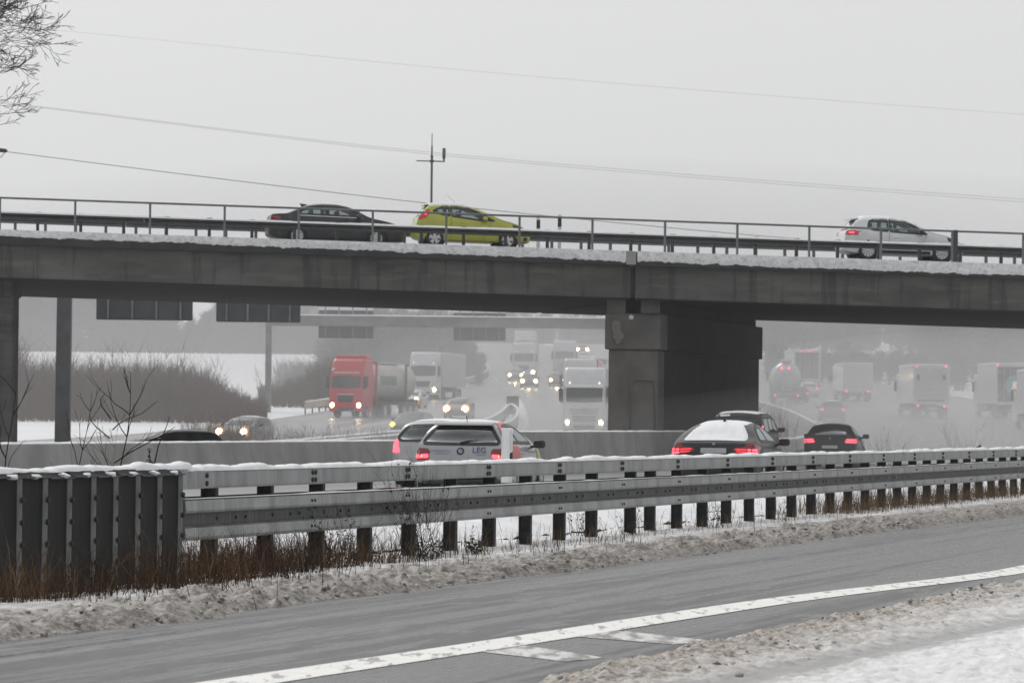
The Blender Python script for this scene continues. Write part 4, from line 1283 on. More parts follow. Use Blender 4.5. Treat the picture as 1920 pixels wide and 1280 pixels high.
WHEELS = {}
def wheel(parent, x, y, r, side, style=5, width=0.20):
    """Tyre with rim and spokes; side +1 is the car's left."""
    key = (r, style, side, width)
    if key not in WHEELS:
        s = side; w = width
        ty = MB().lathe([(r * .66, -w * .5), (r * .92, -w * .5), (r, -w * .36), (r, w * .36), (r * .92, w * .5), (r * .66, w * .5)], 26, 'y', cap=False).mesh('tyre', tyre_m, True)
        rim = MB().lathe([(r * .70, -w * .45), (r * .70, w * .45), (r * .655, w * .5), (r * .63, w * .40), (r * .60, -w * .2)], 26, 'y', cap=False).mesh('rim', rim_m, True)
        disc = MB().lathe([(0, 0.0), (r * .62, 0.0)], 20, 'y').mesh('brake_disc', dark_in)
        spk = MB()
        for k in range(style):
            a = 2 * math.pi * k / style + .3
            for da in ((-.17, .17) if style <= 5 else (-.09, .09)):
                ca, sa = math.cos(a + da), math.sin(a + da); cb, sb = math.cos(a + da * 1.25), math.sin(a + da * 1.25)
                n = Vector((-sa, 0, ca)); wd = 0.030 if style <= 5 else 0.020
                p0 = Vector((ca * r * .12, 0, sa * r * .12)); p1 = Vector((cb * r * .655, 0, sb * r * .655))
                yo = w * .30
                vs = []
                for p in (p0, p1):
                    for sx, dy in ((-1, 0), (1, 0), (1, .03), (-1, .03)):
                        q = p + n * wd * sx; vs.append((q.x, yo + dy, q.z))
                spk.add(vs, [(0, 1, 2, 3), (4, 7, 6, 5), (0, 4, 5, 1), (1, 5, 6, 2), (2, 6, 7, 3), (3, 7, 4, 0)])
        spk.lathe([(0, w * .30 + .045), (r * .15, w * .30 + .035), (r * .15, w * .28)], 12, 'y')
        sm = spk.mesh('spokes', rim_m)
        WHEELS[key] = (ty, rim, disc, sm)
    ty, rim, disc, sm = WHEELS[key]
    o = link('wheel', ty, parent, (x, y, r))
    if side < 0: o.rotation_euler = (0, 0, math.pi)
    link('rim', rim, o); link('spokes', sm, o); link('brake_disc', disc, o)
    return o

def seat(parent, x, y, z, name='seat'):
    b = MB()
    b.bbox(x - .08, x + .46, y - .24, y + .24, z, z + .16, .05)
    b.add([], [])
    s = b.build(name, dark_in, parent, True)
    k = MB(); k.prism([(x - .05, z + .10), (x + .10, z + .10), (x - .10, z + .66), (x - .20, z + .66)], y - .23, y + .23, 'y')
    k.build('backrest', dark_in, s)
    MB().bbox(x - .25, x - .15, y - .12, y + .12, z + .68, z + .88, .04).build('headrest', dark_in, s, True)
    MB().tube([(x - .19, y - .06, z + .63), (x - .2, y - .06, z + .70)], .012, 5).build('headrest_bar', dark_in, s)

def make_car(name, label, sp, loc, heading, group=None, ry=0.0, cat='car'):
    """heading: compass angle of travel from +y clockwise. Local x runs from the rear bumper to the nose."""
    fine = sp.get('fine', False)
    t = thing(name, label, cat, loc, math.pi / 2 - heading, group, ry)
    L = sp['L']
    b = body_mesh(sp, fine)
    me = b.mesh('body', sp['paint'], True)
    bm = bmesh.new(); bm.from_mesh(me)
    bvh = BVHTree.FromBMesh(bm)
    wins = []
    for view, poly in sp['windows']:
        wins.append((view, rpoly(poly, sp.get('wr', 0.06), 3)))
    if fine:
        kill = []
        xm = L / 2
        for f in bm.faces:
            c = f.calc_center_median()
            for view, poly in wins:
                n = f.normal
                if view == 'side':
                    ok = abs(n.y) > 0.35 and all(in_poly(v.co.x, v.co.z, poly) for v in f.verts)
                elif view == 'rear':
                    ok = n.x < -0.12 and c.x < xm and all(in_poly(v.co.y, v.co.z, poly) for v in f.verts)
                else:
                    ok = n.x > 0.12 and c.x > xm and all(in_poly(v.co.y, v.co.z, poly) for v in f.verts)
                if ok:
                    kill.append(f); break
            else:
                for wx in sp['wx']:
                    if abs(c.y) > 0.30 and all((v.co.x - wx) ** 2 + (v.co.z - sp['wr_']) ** 2 < (sp['wr_'] + .045) ** 2 for v in f.verts):
                        kill.append(f); break
        bmesh.ops.delete(bm, geom=kill, context='FACES')
        bm.to_mesh(me)
    bm.free()
    body = link('body', me, t)
    try: me.set_sharp_from_angle(angle=R(50))
    except Exception: pass
    gm = sp.get('glass', g_clear) if fine else glass_op
    for view, poly in wins:
        for v in (('left', 'right') if view == 'side' else (view,)):
            big = inset(poly, -0.018); sml = inset(poly, 0.045)
            nm = {'left': 'side_window', 'right': 'side_window', 'rear': 'rear_window', 'front': 'windscreen'}[v]
            gmat = sp.get('rear_glass', gm) if v == 'rear' and fine else gm
            g = decal(bvh, poly if not fine else inset(poly, 0.01), v, 0.006, nm, gmat, t, 0.10 if fine else 0.25)
            if fine:
                decal(bvh, big, v, 0.009, 'window_surround', black_pl, g, 0.10, hole=sml)
    for item in sp.get('decals', []):
        view, poly, m, nm = item[:4]
        kw = item[4] if len(item) > 4 else {}
        r = kw.get('r', 0.02)
        par = decal(bvh, rpoly(poly, r, 2) if r else poly, view, kw.get('off', 0.010), nm, m, t, kw.get('res', 0.08), thick=kw.get('thick', 0), rag=kw.get('rag', 0))
        for (poly2, m2, nm2) in kw.get('subs', []):
            decal(bvh, rpoly(poly2, 0.012, 2), view, kw.get('off', 0.010) + 0.006, nm2, m2, par, 0.08)
    if 'wx' in sp:
        for wx in sp['wx']:
            pw = sp['track']
            for s in (-1, 1):
                o = wheel(t, wx, s * (pw - .10), sp['wr_'], s, sp.get('spokes', 5))
                if fine:
                    arch = MB(); rr = sp['wr_'] + .045
                    for k in range(19):
                        a = math.pi * (k / 18 * 1.16 - 0.08)
                        for q in (rr - .012, rr + .03):
                            p = Vector((wx + q * math.cos(a), 0, sp['wr_'] + q * math.sin(a)))
                            hit, nor, _, _ = bvh.ray_cast(Vector((p.x, s * 4, p.z)), Vector((0, -s, 0)))
                            yv = (hit.y if hit else s * pw) + s * 0.006
                            arch.v.append((p.x, yv, p.z))
                    for k in range(18):
                        arch.f.append((2 * k, 2 * k + 1, 2 * k + 3, 2 * k + 2))
                    arch.build('wheel_arch', sp.get('arch', sp['paint']), t, True)
                    MB().lathe([(rr + .03, s * (pw - .30)), (rr + .03, s * (pw - .035))], 24, 'y', (wx, 0, sp['wr_']), cap=False).build('wheel_housing', dark_in, t)
                    MB().lathe([(0, 0), (rr + .03, 0)], 24, 'y', (wx, s * (pw - .31), sp['wr_'])).build('wheel_housing', dark_in, t)
    if fine:
        zf = sp['seat_z']
        MB().bbox(.5, L - 1.0, -.62, .62, zf - .14, zf - .04, .02).build('floor', dark_in, t)
        for x in sp['seats']:
            for y in (-.36, .36): seat(t, x, y, zf)
        dsx = sp['dash']
        MB().prism([(dsx, zf + .0), (dsx, zf + .40), (dsx + .35, zf + .46), (dsx + .6, zf + .40), (dsx + .6, zf)], -.62, .62, 'y').build('dashboard', dark_in, t)
        MB().lathe([(.165, -.015), (.19, 0), (.165, .015), (.15, 0)], 18, 'x', (dsx - .12, .36, zf + .42), cap=False).build('steering_wheel', dark_in, t, True)
        MB().bbox(dsx + .10, dsx + .15, -.11, .11, sp['H'] - .24, sp['H'] - .17, .02).build('inner_mirror', dark_in, t)
    mx, mz = sp.get('mirror', (None, None))
    if mx is not None:
        for s in (-1, 1):
            hit, _, _, _ = bvh.ray_cast(Vector((mx, s * 4, mz - .06)), Vector((0, -s, 0)))
            yy = (abs(hit.y) if hit else .8)
            mm = MB().bbox(-.07, .09, -.11, .11, -.075, .075, .045)
            mo = mm.build('mirror', sp.get('mirror_m', black_pl), t, True)
            mo.location = (mx + .02, s * (yy + .15), mz + .02)
            MB().tube([(0, -s * .22, -.07), (0, -s * .06, -.03)], .03, 6).build('mirror_arm', black_pl, mo)
            MB().bbox(-.078, -.072, -.095, .095, -.06, .06, .002).build('mirror_glass', glass_op, mo)
    return t, bvh

def text_mesh(s, size, m, parent, mtx, name='lettering', ext=0.002):
    cu = bpy.data.curves.new('lettering', 'FONT'); cu.body = s; cu.size = size; cu.align_x = 'CENTER'; cu.align_y = 'CENTER'; cu.extrude = ext
    tmp = bpy.data.objects.new('tmp', cu); COL.objects.link(tmp)
    dg = bpy.context.evaluated_depsgraph_get()
    me = bpy.data.meshes.new_from_object(tmp.evaluated_get(dg))
    bpy.data.objects.remove(tmp); bpy.data.curves.remove(cu)
    me.materials.clear(); me.materials.append(m)
    me.transform(mtx)
    return link(name, me, parent)

def sym(poly):
    """Half outline on +y (from bottom centre to top centre) mirrored into a full one."""
    return [tuple(p) for p in poly] + [(-p[0], p[1]) for p in reversed(poly)]
def mir(poly): return [(-p[0], p[1]) for p in reversed(poly)]
def both(view, poly, m, nm, **kw):
    a = dict(kw); c = dict(kw)
    if 'subs' in kw: c['subs'] = [(mir(q), mm, n2) for q, mm, n2 in kw['subs']]
    return [(view, poly, m, nm, a), (view, mir(poly), m, nm, c)]

p_silver = paint('silver_paint', (0.36, 0.365, 0.38), metal=0.35, gf=0.25)
p_graphite = paint('graphite_paint', (0.020, 0.021, 0.023), metal=0.0, gf=0.2, grime=(0.08, 0.078, 0.075))
p_black = paint('black_paint', (0.014, 0.014, 0.016), gf=0.2, grime=(0.12, 0.115, 0.11))
p_van = paint('slate_paint', (0.022, 0.023, 0.025), metal=0.0, gf=0.25, grime=(0.09, 0.088, 0.085))
p_white = paint('white_paint', (0.66, 0.67, 0.69), gf=0.18)
p_lime = paint('lime_paint', (0.42, 0.43, 0.045), gf=0.12, metal=0.15)
p_dgrey = paint('dark_grey_paint', (0.040, 0.041, 0.045), metal=0.1, gf=0.2)
p_mid = paint('mid_grey_paint', (0.16, 0.165, 0.17), metal=0.3, gf=0.3)
p_red = paint('red_truck_paint', (0.55, 0.012, 0.020), gf=0.12)
p_cab = paint('white_cab_paint', (0.66, 0.67, 0.68), gf=0.25)
m_redband = mat('red_reflective_band', (0.72, 0.20, 0.20), 0.5, var=0.1, scale=6)
m_yellow = mat('pale_yellow_band', (0.62, 0.52, 0.28), 0.5, var=0.1, scale=6)
m_blue = mat('blue_lettering', (0.05, 0.09, 0.24), 0.5, var=0.1, scale=6)
m_greyblue = mat('faint_lettering', (0.30, 0.32, 0.40), 0.5, var=0.1, scale=6)
m_badge_dark = mat('badge_ring', (0.03, 0.032, 0.036), 0.35, var=0.1, scale=6)
m_badge_blue = mat('badge_blue', (0.10, 0.28, 0.55), 0.35, var=0.1, scale=6)

def hatch_spec(L, W, H, **k):
    w = W / 2
    sp = dict(L=L, W=W, H=H,
        top=[(0, .58), (.035, .66), (.09, .84), (.13, .93), (.20, 1.00), (.46, H - .11), (.62, H - .045), (1.1, H - .008), (1.5, H), (2.0, H - .02), (2.35, H - .08), (2.75, H - .25), (3.25, .985), (3.6, .94), (L - .35, .80), (L - .10, .66), (L, .50)],
        belt=[(0, .90), (.5, .97), (1.2, .93), (2.2, .90), (3.2, .88), (L, .60)],
        plan=[(0, w * .74), (.04, w * .84), (.12, w * .91), (.35, w * .975), (.8, w), (2.8, w), (3.4, w * .97), (L - .35, w * .90), (L - .1, w * .78), (L, w * .62)],
        sill=[(0, .34), (.1, .27), (.5, .20), (L - .5, .20), (L - .1, .22), (L, .26)],
        wx=(.78, L - .80), wr_=.315, track=w - .005, seat_z=.36, seats=(1.15, 2.1), dash=2.55, mirror=(2.62, .95))
    sp.update(k)
    return sp

def badge(t, bvh, y, z, r, quarters=True, view='rear'):
    hit, n, _, _ = bvh.ray_cast(Vector((-3, y, z)), Vector((1, 0, 0)))
    q = n.to_track_quat('X', 'Z') if n.x < 0 else (-n).to_track_quat('X', 'Z')
    m4 = Matrix.Translation(hit) @ q.to_matrix().to_4x4()
    o = MB().lathe([(0, .010), (r * .9, .010), (r, .004), (r, -.004)], 20, 'x').build('emblem', m_badge_dark, t); o.matrix_local = m4
    MB().lathe([(0, .0125), (r * .58, .0125)], 20, 'x').build('emblem_field', white_pl if quarters else chrome, o)
    if quarters:
        for k in (0, 2):
            b = MB(); a0 = math.pi / 2 * k
            vs = [(.0145, 0, 0)] + [(.0145, r * .56 * math.cos(a0 + math.pi / 2 * j / 6), r * .56 * math.sin(a0 + math.pi / 2 * j / 6)) for j in range(7)]
            b.add(vs, [(0, j + 1, j + 2) for j in range(6)]); b.build('emblem_quarter', m_badge_blue, o)
    return o

EST = R(10)
def road_loc(u, y, off=0.0):
    x = ux(u, y); return Vector((x, y, ground(x, y) + off))

# --- silver hatchback with emergency livery, nearest car on the road
sp = hatch_spec(4.32, 1.82, 1.425, fine=True, tumble=.76, paint=p_silver, glass=g_clear, rear_glass=g_dark, arch=p_silver,
    windows=[('rear', sym([(0, .965), (.60, .965), (.665, 1.03), (.585, 1.235), (.50, 1.275), (0, 1.295)])[0:12]),
             ('side', [(.62, 1.05), (.86, 1.30), (1.42, 1.345), (1.46, .985), (.9, .985)]), ('side', [(1.52, .98), (1.48, 1.345), (2.05, 1.325), (2.55, 1.16), (2.78, .975)]),
             ('front', sym([(0, .99), (.62, .97), (.50, 1.31), (0, 1.345)]))],
    decals=both('rear', [(.60, .66), (.865, .66), (.865, .86), (.80, .885), (.62, .88), (.585, .83)], lens_red, 'tail_lamp', res=.05,
                subs=[([(.61, .70), (.855, .70), (.855, .765), (.61, .775)], lamp_redhot, 'light_band'), ([(.66, .715), (.75, .715), (.75, .755), (.66, .758)], lamp_core, 'light_core')])
          + [('rear', sym([(0, 1.30), (.23, 1.30), (.23, 1.325), (0, 1.328)]), lens_red, 'brake_light', {'off': .018}),
             ('top', [(.64, -.50), (1.95, -.47), (1.95, .47), (.64, .50)], snow, 'snow', {'thick': .010, 'rag': .5, 'r': .1, 'res': .08, 'off': .004}),
             ('right', [(.16, .55), (.20, .98), (.50, 1.28), (.80, 1.365), (2.0, 1.385), (2.0, 1.365), (.84, 1.322), (.58, 1.10), (.60, .95), (1.3, .93), (1.3, .62), (.9, .70), (.40, .55)], m_redband, 'red_band', {'off': .011, 'r': 0, 'res': .06}),
             ('left', [(.42, .62), (.50, 1.00), (.62, 1.20), (.80, 1.345), (1.6, 1.385), (1.6, 1.362), (.84, 1.318), (.64, 1.10), (.60, .98), (.60, .62)], m_redband, 'red_band', {'off': .011, 'r': 0, 'res': .06}),
             ('right', [(3.05, .60), (3.10, .90), (3.75, .86), (3.72, .60)], m_yellow, 'yellow_band', {'off': .008, 'r': 0, 'res': .06}),
             ('rear', [(.62, .835), (.20, .835), (.20, .855), (.62, .855)], m_greyblue, 'small_lettering', {'r': 0}),
             ('rear', [(.50, .785), (.20, .785), (.20, .803), (.50, .803)], m_greyblue, 'small_lettering', {'r': 0}),
             ('rear', sym([(0, .30), (.62, .33), (.66, .42), (0, .42)]), black_pl, 'bumper_apron', {}),
             ('rear', sym([(0, .52), (.26, .52), (.26, .63), (0, .63)]), plate_m, 'number_plate', {})])
sp['windows'][0] = ('rear', sym([(.0, .955), (.71, .96), (.735, 1.01), (.565, 1.25), (.49, 1.285), (0, 1.31)]))
car, bvh = make_car('hatchback', 'silver hatchback with red bands and blue LEG lettering behind the snowy rail', sp, road_loc(862, 87.0, 0.0), R(11))
badge(car, bvh, 0.0, .835, .075)
MB().prism([(.36, 1.325), (.52, 1.335), (.60, 1.395), (.40, 1.362)], -.56, .56, 'y').build('roof_spoiler', p_silver, car)
MB().prism([(.375, 1.318), (.52, 1.322), (.52, 1.3345), (.362, 1.3245)], -.55, .55, 'y').build('spoiler_lip', black_pl, car)
hit, n, _, _ = bvh.ray_cast(Vector((-3, -.36, .855)), Vector((1, 0, 0)))
text_mesh('LEG', .155, m_blue, car, Matrix.Translation(hit + Vector((-.012, 0, 0))) @ Matrix.Rotation(R(-90), 4, 'Z') @ Matrix.Rotation(R(68), 4, 'X'))
decal(bvh, [(-.30, .765), (-.50, .770), (-.50, .782), (-.30, .777)], 'rear', .012, 'small_lettering', m_greyblue, car)
MB().tube([(.155, .02, .985), (.20, -.12, 1.02), (.23, -.30, 1.03), (.215, -.48, 1.0)], [.022, .02, .014, .008], 6).build('rear_wiper', black_pl, car, True)
MB().tube([(.70, 0, 1.40), (.62, 0, 1.50)], .008, 5).build('aerial', black_pl, car)

# --- white car beside it, half hidden
sp = hatch_spec(4.3, 1.80, 1.44, fine=True, tumble=.62, paint=paint('dull_white_paint', (.42, .425, .44), gf=.3), glass=g_dark, rear_glass=g_dark,
    windows=[('rear', sym([(0, .95), (.70, .95), (.76, 1.03), (.60, 1.25), (.50, 1.29), (0, 1.31)])), ('side', [(.58, 1.03), (.86, 1.29), (1.42, 1.34), (1.46, .98), (.9, .98)]),
             ('side', [(1.52, .98), (1.48, 1.34), (2.05, 1.32), (2.55, 1.16), (2.78, .97)]), ('front', sym([(0, .99), (.62, .97), (.50, 1.32), (0, 1.35)]))],
    decals=both('rear', [(.68, .70), (.86, .70), (.86, .98), (.74, .98)], lamp_redhot, 'tail_lamp', res=.05) + [('top', [(.66, -.50), (1.95, -.47), (1.95, .47), (.66, .50)], snow, 'snow', {'thick': .012, 'rag': .5, 'r': .1, 'off': .004})])
make_car('hatchback', 'white hatchback with dark rear window half hidden behind the silver one', sp, road_loc(806, 101.0), R(11))

# --- dark fastback with its rear window under snow
L = 4.70; w = .91
gt = hatch_spec(L, 1.82, 1.46, fine=True, paint=p_graphite, glass=g_clear, spokes=5,
    top=[(0, .60), (.03, .68), (.08, .90), (.12, 1.00), (.22, 1.045), (.50, 1.12), (.95, 1.315), (1.35, 1.42), (1.8, 1.458), (2.2, 1.45), (2.6, 1.38), (3.0, 1.24), (3.45, 1.01), (3.9, .94), (4.4, .80), (4.62, .64), (L, .50)],
    belt=[(0, .92), (.5, .99), (1.3, .97), (2.4, .93), (3.4, .90), (L, .6)],
    plan=[(0, w * .76), (.04, w * .86), (.12, w * .92), (.35, w * .97), (.9, w), (3.2, w), (3.8, w * .97), (4.35, w * .90), (4.6, w * .78), (L, w * .62)], tumble=.70,
    wx=(.95, 3.85), track=.905, seats=(1.6, 2.5), dash=2.95, mirror=(2.98, 1.01),
    windows=[('rear', sym([(0, 1.075), (.54, 1.06), (.50, 1.20), (.45, 1.33), (0, 1.36)])), ('side', [(.82, 1.08), (1.16, 1.29), (1.82, 1.385), (1.86, 1.03), (1.0, 1.03)]), ('side', [(1.92, 1.02), (1.88, 1.385), (2.4, 1.36), (2.85, 1.21), (3.12, 1.005)]),
             ('front', sym([(0, 1.01), (.64, .99), (.52, 1.34), (0, 1.38)]))],
    decals=both('rear', [(.40, .84), (.88, .75), (.89, .93), (.80, 1.02), (.66, .99), (.64, .94), (.40, .905)], lens_red, 'tail_lamp', res=.05,
                subs=[([(.45, .87), (.68, .855), (.68, .885), (.45, .895)], lamp_red, 'light_bar'), ([(.70, .855), (.86, .845), (.86, .89), (.70, .885)], lamp_redhot, 'light_bar'), ([(.48, .825), (.68, .805), (.68, .835), (.47, .845)], lamp_red, 'light_bar'), ([(.70, .79), (.87, .78), (.87, .83), (.70, .83)], lamp_redhot, 'light_bar')])
          + [('rear', sym([(0, .80), (.265, .80), (.265, .905), (0, .905)]), plate_m, 'number_plate', {'off': .014}),
             ('rear', sym([(0, 1.058), (.66, 1.05), (.62, 1.16), (.51, 1.30), (.43, 1.375), (0, 1.43)]), snow, 'snow', {'thick': .022, 'rag': .6, 'off': .008, 'res': .05, 'r': .05}),
             ('top', [(1.20, -.50), (2.25, -.50), (2.25, .50), (1.20, .50)], snow, 'snow', {'thick': .016, 'rag': .5, 'r': .1, 'off': .005}),
             ('rear', sym([(0, .32), (.66, .34), (.70, .50), (0, .48)]), black_pl, 'bumper_apron', {})])
car, bvh = make_car('fastback', 'dark grey fastback with snow over roof and rear window', gt, road_loc(1337, 94.0, 0.0), R(12))
badge(car, bvh, 0.0, .985, .05, True)
MB().prism([(1.42, 1.425), (1.36, 1.50), (1.44, 1.49), (1.60, 1.45)], -.02, .02, 'y').build('aerial_fin', black_pl, car)

# --- dark van ahead of it
L = 5.0; w = .88
van = hatch_spec(L, 1.76, 1.80, fine=True, paint=p_van, glass=g_dark, rear_glass=g_dark,
    top=[(0, .62), (.03, .75), (.06, 1.00), (.10, 1.20), (.17, 1.55), (.24, 1.70), (.36, 1.77), (.8, 1.80), (2.5, 1.80), (3.2, 1.75), (3.6, 1.60), (4.15, 1.22), (4.5, 1.08), (4.8, .90), (4.95, .70), (L, .55)],
    belt=[(0, 1.08), (1, 1.09), (3, 1.06), (4.2, 1.03), (L, .7)], tumble=.22,
    plan=[(0, w * .84), (.04, w * .92), (.15, w * .97), (.5, w), (3.8, w), (4.4, w * .95), (4.8, w * .84), (L, w * .68)],
    wx=(1.0, 4.05), wr_=.33, track=.87, seat_z=.58, seats=(1.3, 2.3, 3.1), dash=3.6, mirror=(3.72, 1.20),
    windows=[('rear', sym([(0, 1.10), (.66, 1.10), (.62, 1.58), (0, 1.62)])), ('side', [(.45, 1.12), (.50, 1.60), (1.60, 1.62), (1.60, 1.12)]), ('side', [(1.70, 1.12), (1.70, 1.62), (2.72, 1.61), (2.72, 1.11)]), ('side', [(2.82, 1.11), (2.82, 1.61), (3.22, 1.57), (3.75, 1.26), (3.80, 1.11)]),
             ('front', sym([(0, 1.15), (.68, 1.13), (.60, 1.62), (0, 1.66)]))],
    decals=both('rear', [(.765, .92), (.865, .92), (.855, 1.36), (.775, 1.36)], lens_red, 'tail_lamp', res=.05, subs=[([(.775, 1.12), (.86, 1.12), (.855, 1.34), (.78, 1.34)], lamp_redhot, 'brake_lamp')])
          + [('rear', sym([(0, 1.66), (.20, 1.66), (.20, 1.685), (0, 1.685)]), lens_red, 'brake_light', {}),
             ('top', [(.32, -.64), (2.4, -.64), (2.4, .64), (.32, .64)], snow, 'snow', {'thick': .02, 'rag': .5, 'r': .1, 'off': .004}),
             ('rear', [(.56, 1.63), (.24, 1.65), (.26, 1.70), (.58, 1.69)], snow, 'snow_patch', {'thick': .01, 'rag': .5}),
             ('rear', sym([(0, .36), (.74, .38), (.76, .60), (0, .60)]), black_pl, 'bumper', {})])
car, bvh = make_car('van', 'dark people carrier van just ahead of the snowy fastback', van, road_loc(1382, 147.0, 0.0), R(10), cat='van')

# --- black estate in the right lane
L = 4.66; w = .90
est = hatch_spec(L, 1.80, 1.46, fine=True, tumble=.70, paint=p_black, glass=g_dark, rear_glass=g_clear,
    top=[(0, .60), (.03, .70), (.08, .92), (.12, 1.01), (.30, 1.22), (.44, 1.36), (.60, 1.42), (1.2, 1.45), (1.8, 1.46), (2.3, 1.43), (2.7, 1.32), (3.35, 1.0), (3.8, .94), (4.35, .80), (4.58, .64), (L, .5)],
    wx=(.95, 3.78), track=.895, seats=(1.5, 2.4), dash=2.85, mirror=(2.88, 1.0),
    windows=[('rear', sym([(0, 1.03), (.60, 1.03), (.52, 1.33), (0, 1.365)])), ('side', [(.50, 1.10), (.66, 1.33), (1.20, 1.37), (1.2, 1.0), (.7, 1.0)]), ('side', [(1.26, 1.0), (1.26, 1.375), (1.90, 1.385), (1.92, .99)]), ('side', [(1.98, .99), (1.96, 1.385), (2.4, 1.35), (2.8, 1.16), (2.98, .98)]),
             ('front', sym([(0, 1.01), (.64, .99), (.52, 1.34), (0, 1.38)]))],
    decals=both('rear', [(.50, .80), (.86, .78), (.875, .92), (.80, .965), (.56, .955), (.49, .90)], lens_bright, 'tail_lamp', res=.05, r=.06,
                subs=[([(.52, .82), (.85, .81), (.86, .85), (.51, .86)], lamp_redhot, 'light_bar'), ([(.54, .885), (.85, .875), (.84, .92), (.56, .925)], lamp_redhot, 'light_bar')])
          + [('rear', sym([(0, .62), (.26, .62), (.26, .72), (0, .72)]), plate_m, 'number_plate', {}), ('rear', sym([(0, .32), (.66, .34), (.70, .46), (0, .46)]), mat('grey_apron', (.12, .12, .12), .6), 'bumper_apron', {})])
car, bvh = make_car('estate_car', 'black estate car with oval red tail lamps in the right lane', est, road_loc(1556, 153.5, 0.0), R(8.5))
badge(car, bvh, 0, .96, .04, False)
MB().tube([(.55, .52, 1.445), (1.9, .50, 1.475)], .015, 5).build('roof_rail', chrome, car); MB().tube([(.55, -.52, 1.445), (1.9, -.50, 1.475)], .015, 5).build('roof_rail', chrome, car)

# --- the three cars on the bridge
def bridge_loc(u_rear, n):
    return bp(bs(u_rear, n), n, 0.164)
BH = math.pi / 2 - BR_A
L = 3.95; w = .86
fie = hatch_spec(L, 1.72, 1.47, fine=True, paint=p_lime, glass=g_clear, rear_glass=g_dark, spokes=5,
    top=[(0, .60), (.035, .70), (.08, .92), (.12, 1.00), (.22, 1.12), (.40, 1.385), (.52, 1.425), (.9, 1.46), (1.3, 1.47), (1.75, 1.44), (2.1, 1.36), (2.55, 1.18), (3.0, .985), (3.35, .90), (3.65, .78), (3.86, .62), (L, .48)],
    belt=[(0, .98), (.4, 1.06), (1.2, 1.0), (2.2, .92), (3.0, .88), (L, .55)],
    wx=(.66, 3.15), wr_=.30, track=.855, seats=(.95, 1.75), dash=2.2, mirror=(2.32, .97), mirror_m=p_lime, seat_z=.40,
    windows=[('rear', sym([(0, 1.06), (.56, 1.06), (.52, 1.33), (0, 1.36)])), ('side', [(.56, 1.22), (.92, 1.385), (1.12, 1.40), (1.18, 1.05), (.86, 1.10)]), ('side', [(1.23, 1.045), (1.17, 1.40), (1.72, 1.38), (2.15, 1.22), (2.72, .93), (2.1, .945)]),
             ('front', sym([(0, .99), (.60, .97), (.48, 1.38), (0, 1.42)]))],
    decals=[('right', [(.13, .90), (.38, .99), (.50, 1.24), (.38, 1.26), (.30, 1.14), (.12, 1.0)], lens_bright, 'tail_lamp', {'res': .04, 'subs': [([(.30, 1.08), (.36, 1.08), (.37, 1.14), (.31, 1.14)], lamp_redhot, 'bulb')]}),
            ('left', [(.13, .90), (.38, .99), (.50, 1.24), (.38, 1.26), (.30, 1.14), (.12, 1.0)], lens_bright, 'tail_lamp', {'res': .04}),
            ('rear', [(-.60, .93), (-.80, .93), (-.70, 1.18), (-.63, 1.18)], lens_bright, 'tail_lamp', {'res': .04}), ('rear', [(.60, .93), (.80, .93), (.70, 1.18), (.63, 1.18)], lens_bright, 'tail_lamp', {'res': .04}),
            ('top', [(.42, -.54), (1.72, -.54), (1.72, .54), (.42, .54)], snow, 'snow', {'thick': .075, 'rag': .4, 'r': .08, 'off': .004}),
            ('right', [(3.38, .66), (3.72, .62), (3.66, .74), (3.30, .84)], glass_op, 'head_lamp', {}), ('left', [(3.38, .66), (3.72, .62), (3.66, .74), (3.30, .84)], glass_op, 'head_lamp', {}),
            ('right', [(1.45, .83), (1.62, .83), (1.62, .855), (1.45, .855)], p_lime, 'door_handle', {'off': .025, 'r': 0}),
            ('right', [(1.20, .30), (1.212, .30), (1.212, 1.03), (1.20, 1.03)], black_pl, 'door_gap', {'off': .004, 'r': 0}), ('right', [(2.30, .30), (2.312, .30), (2.60, .92), (2.588, .92)], black_pl, 'door_gap', {'off': .004, 'r': 0}),
            ('right', [(3.70, .30), (3.84, .30), (3.84, .42), (3.72, .42)], black_pl, 'fog_lamp', {})])
car, bvh = make_car('hatchback', 'yellow green three door hatchback with snowy roof on the bridge', fie, bridge_loc(771, 6.3), BH, ry=GR)
MB().prism([(.30, 1.40), (.44, 1.43), (.46, 1.455), (.30, 1.43)], -.52, .52, 'y').build('roof_spoiler', p_lime, car)
MB().tube([(1.55, 0, 1.45), (1.15, 0, 1.80)], .006, 4).build('aerial', black_pl, car)

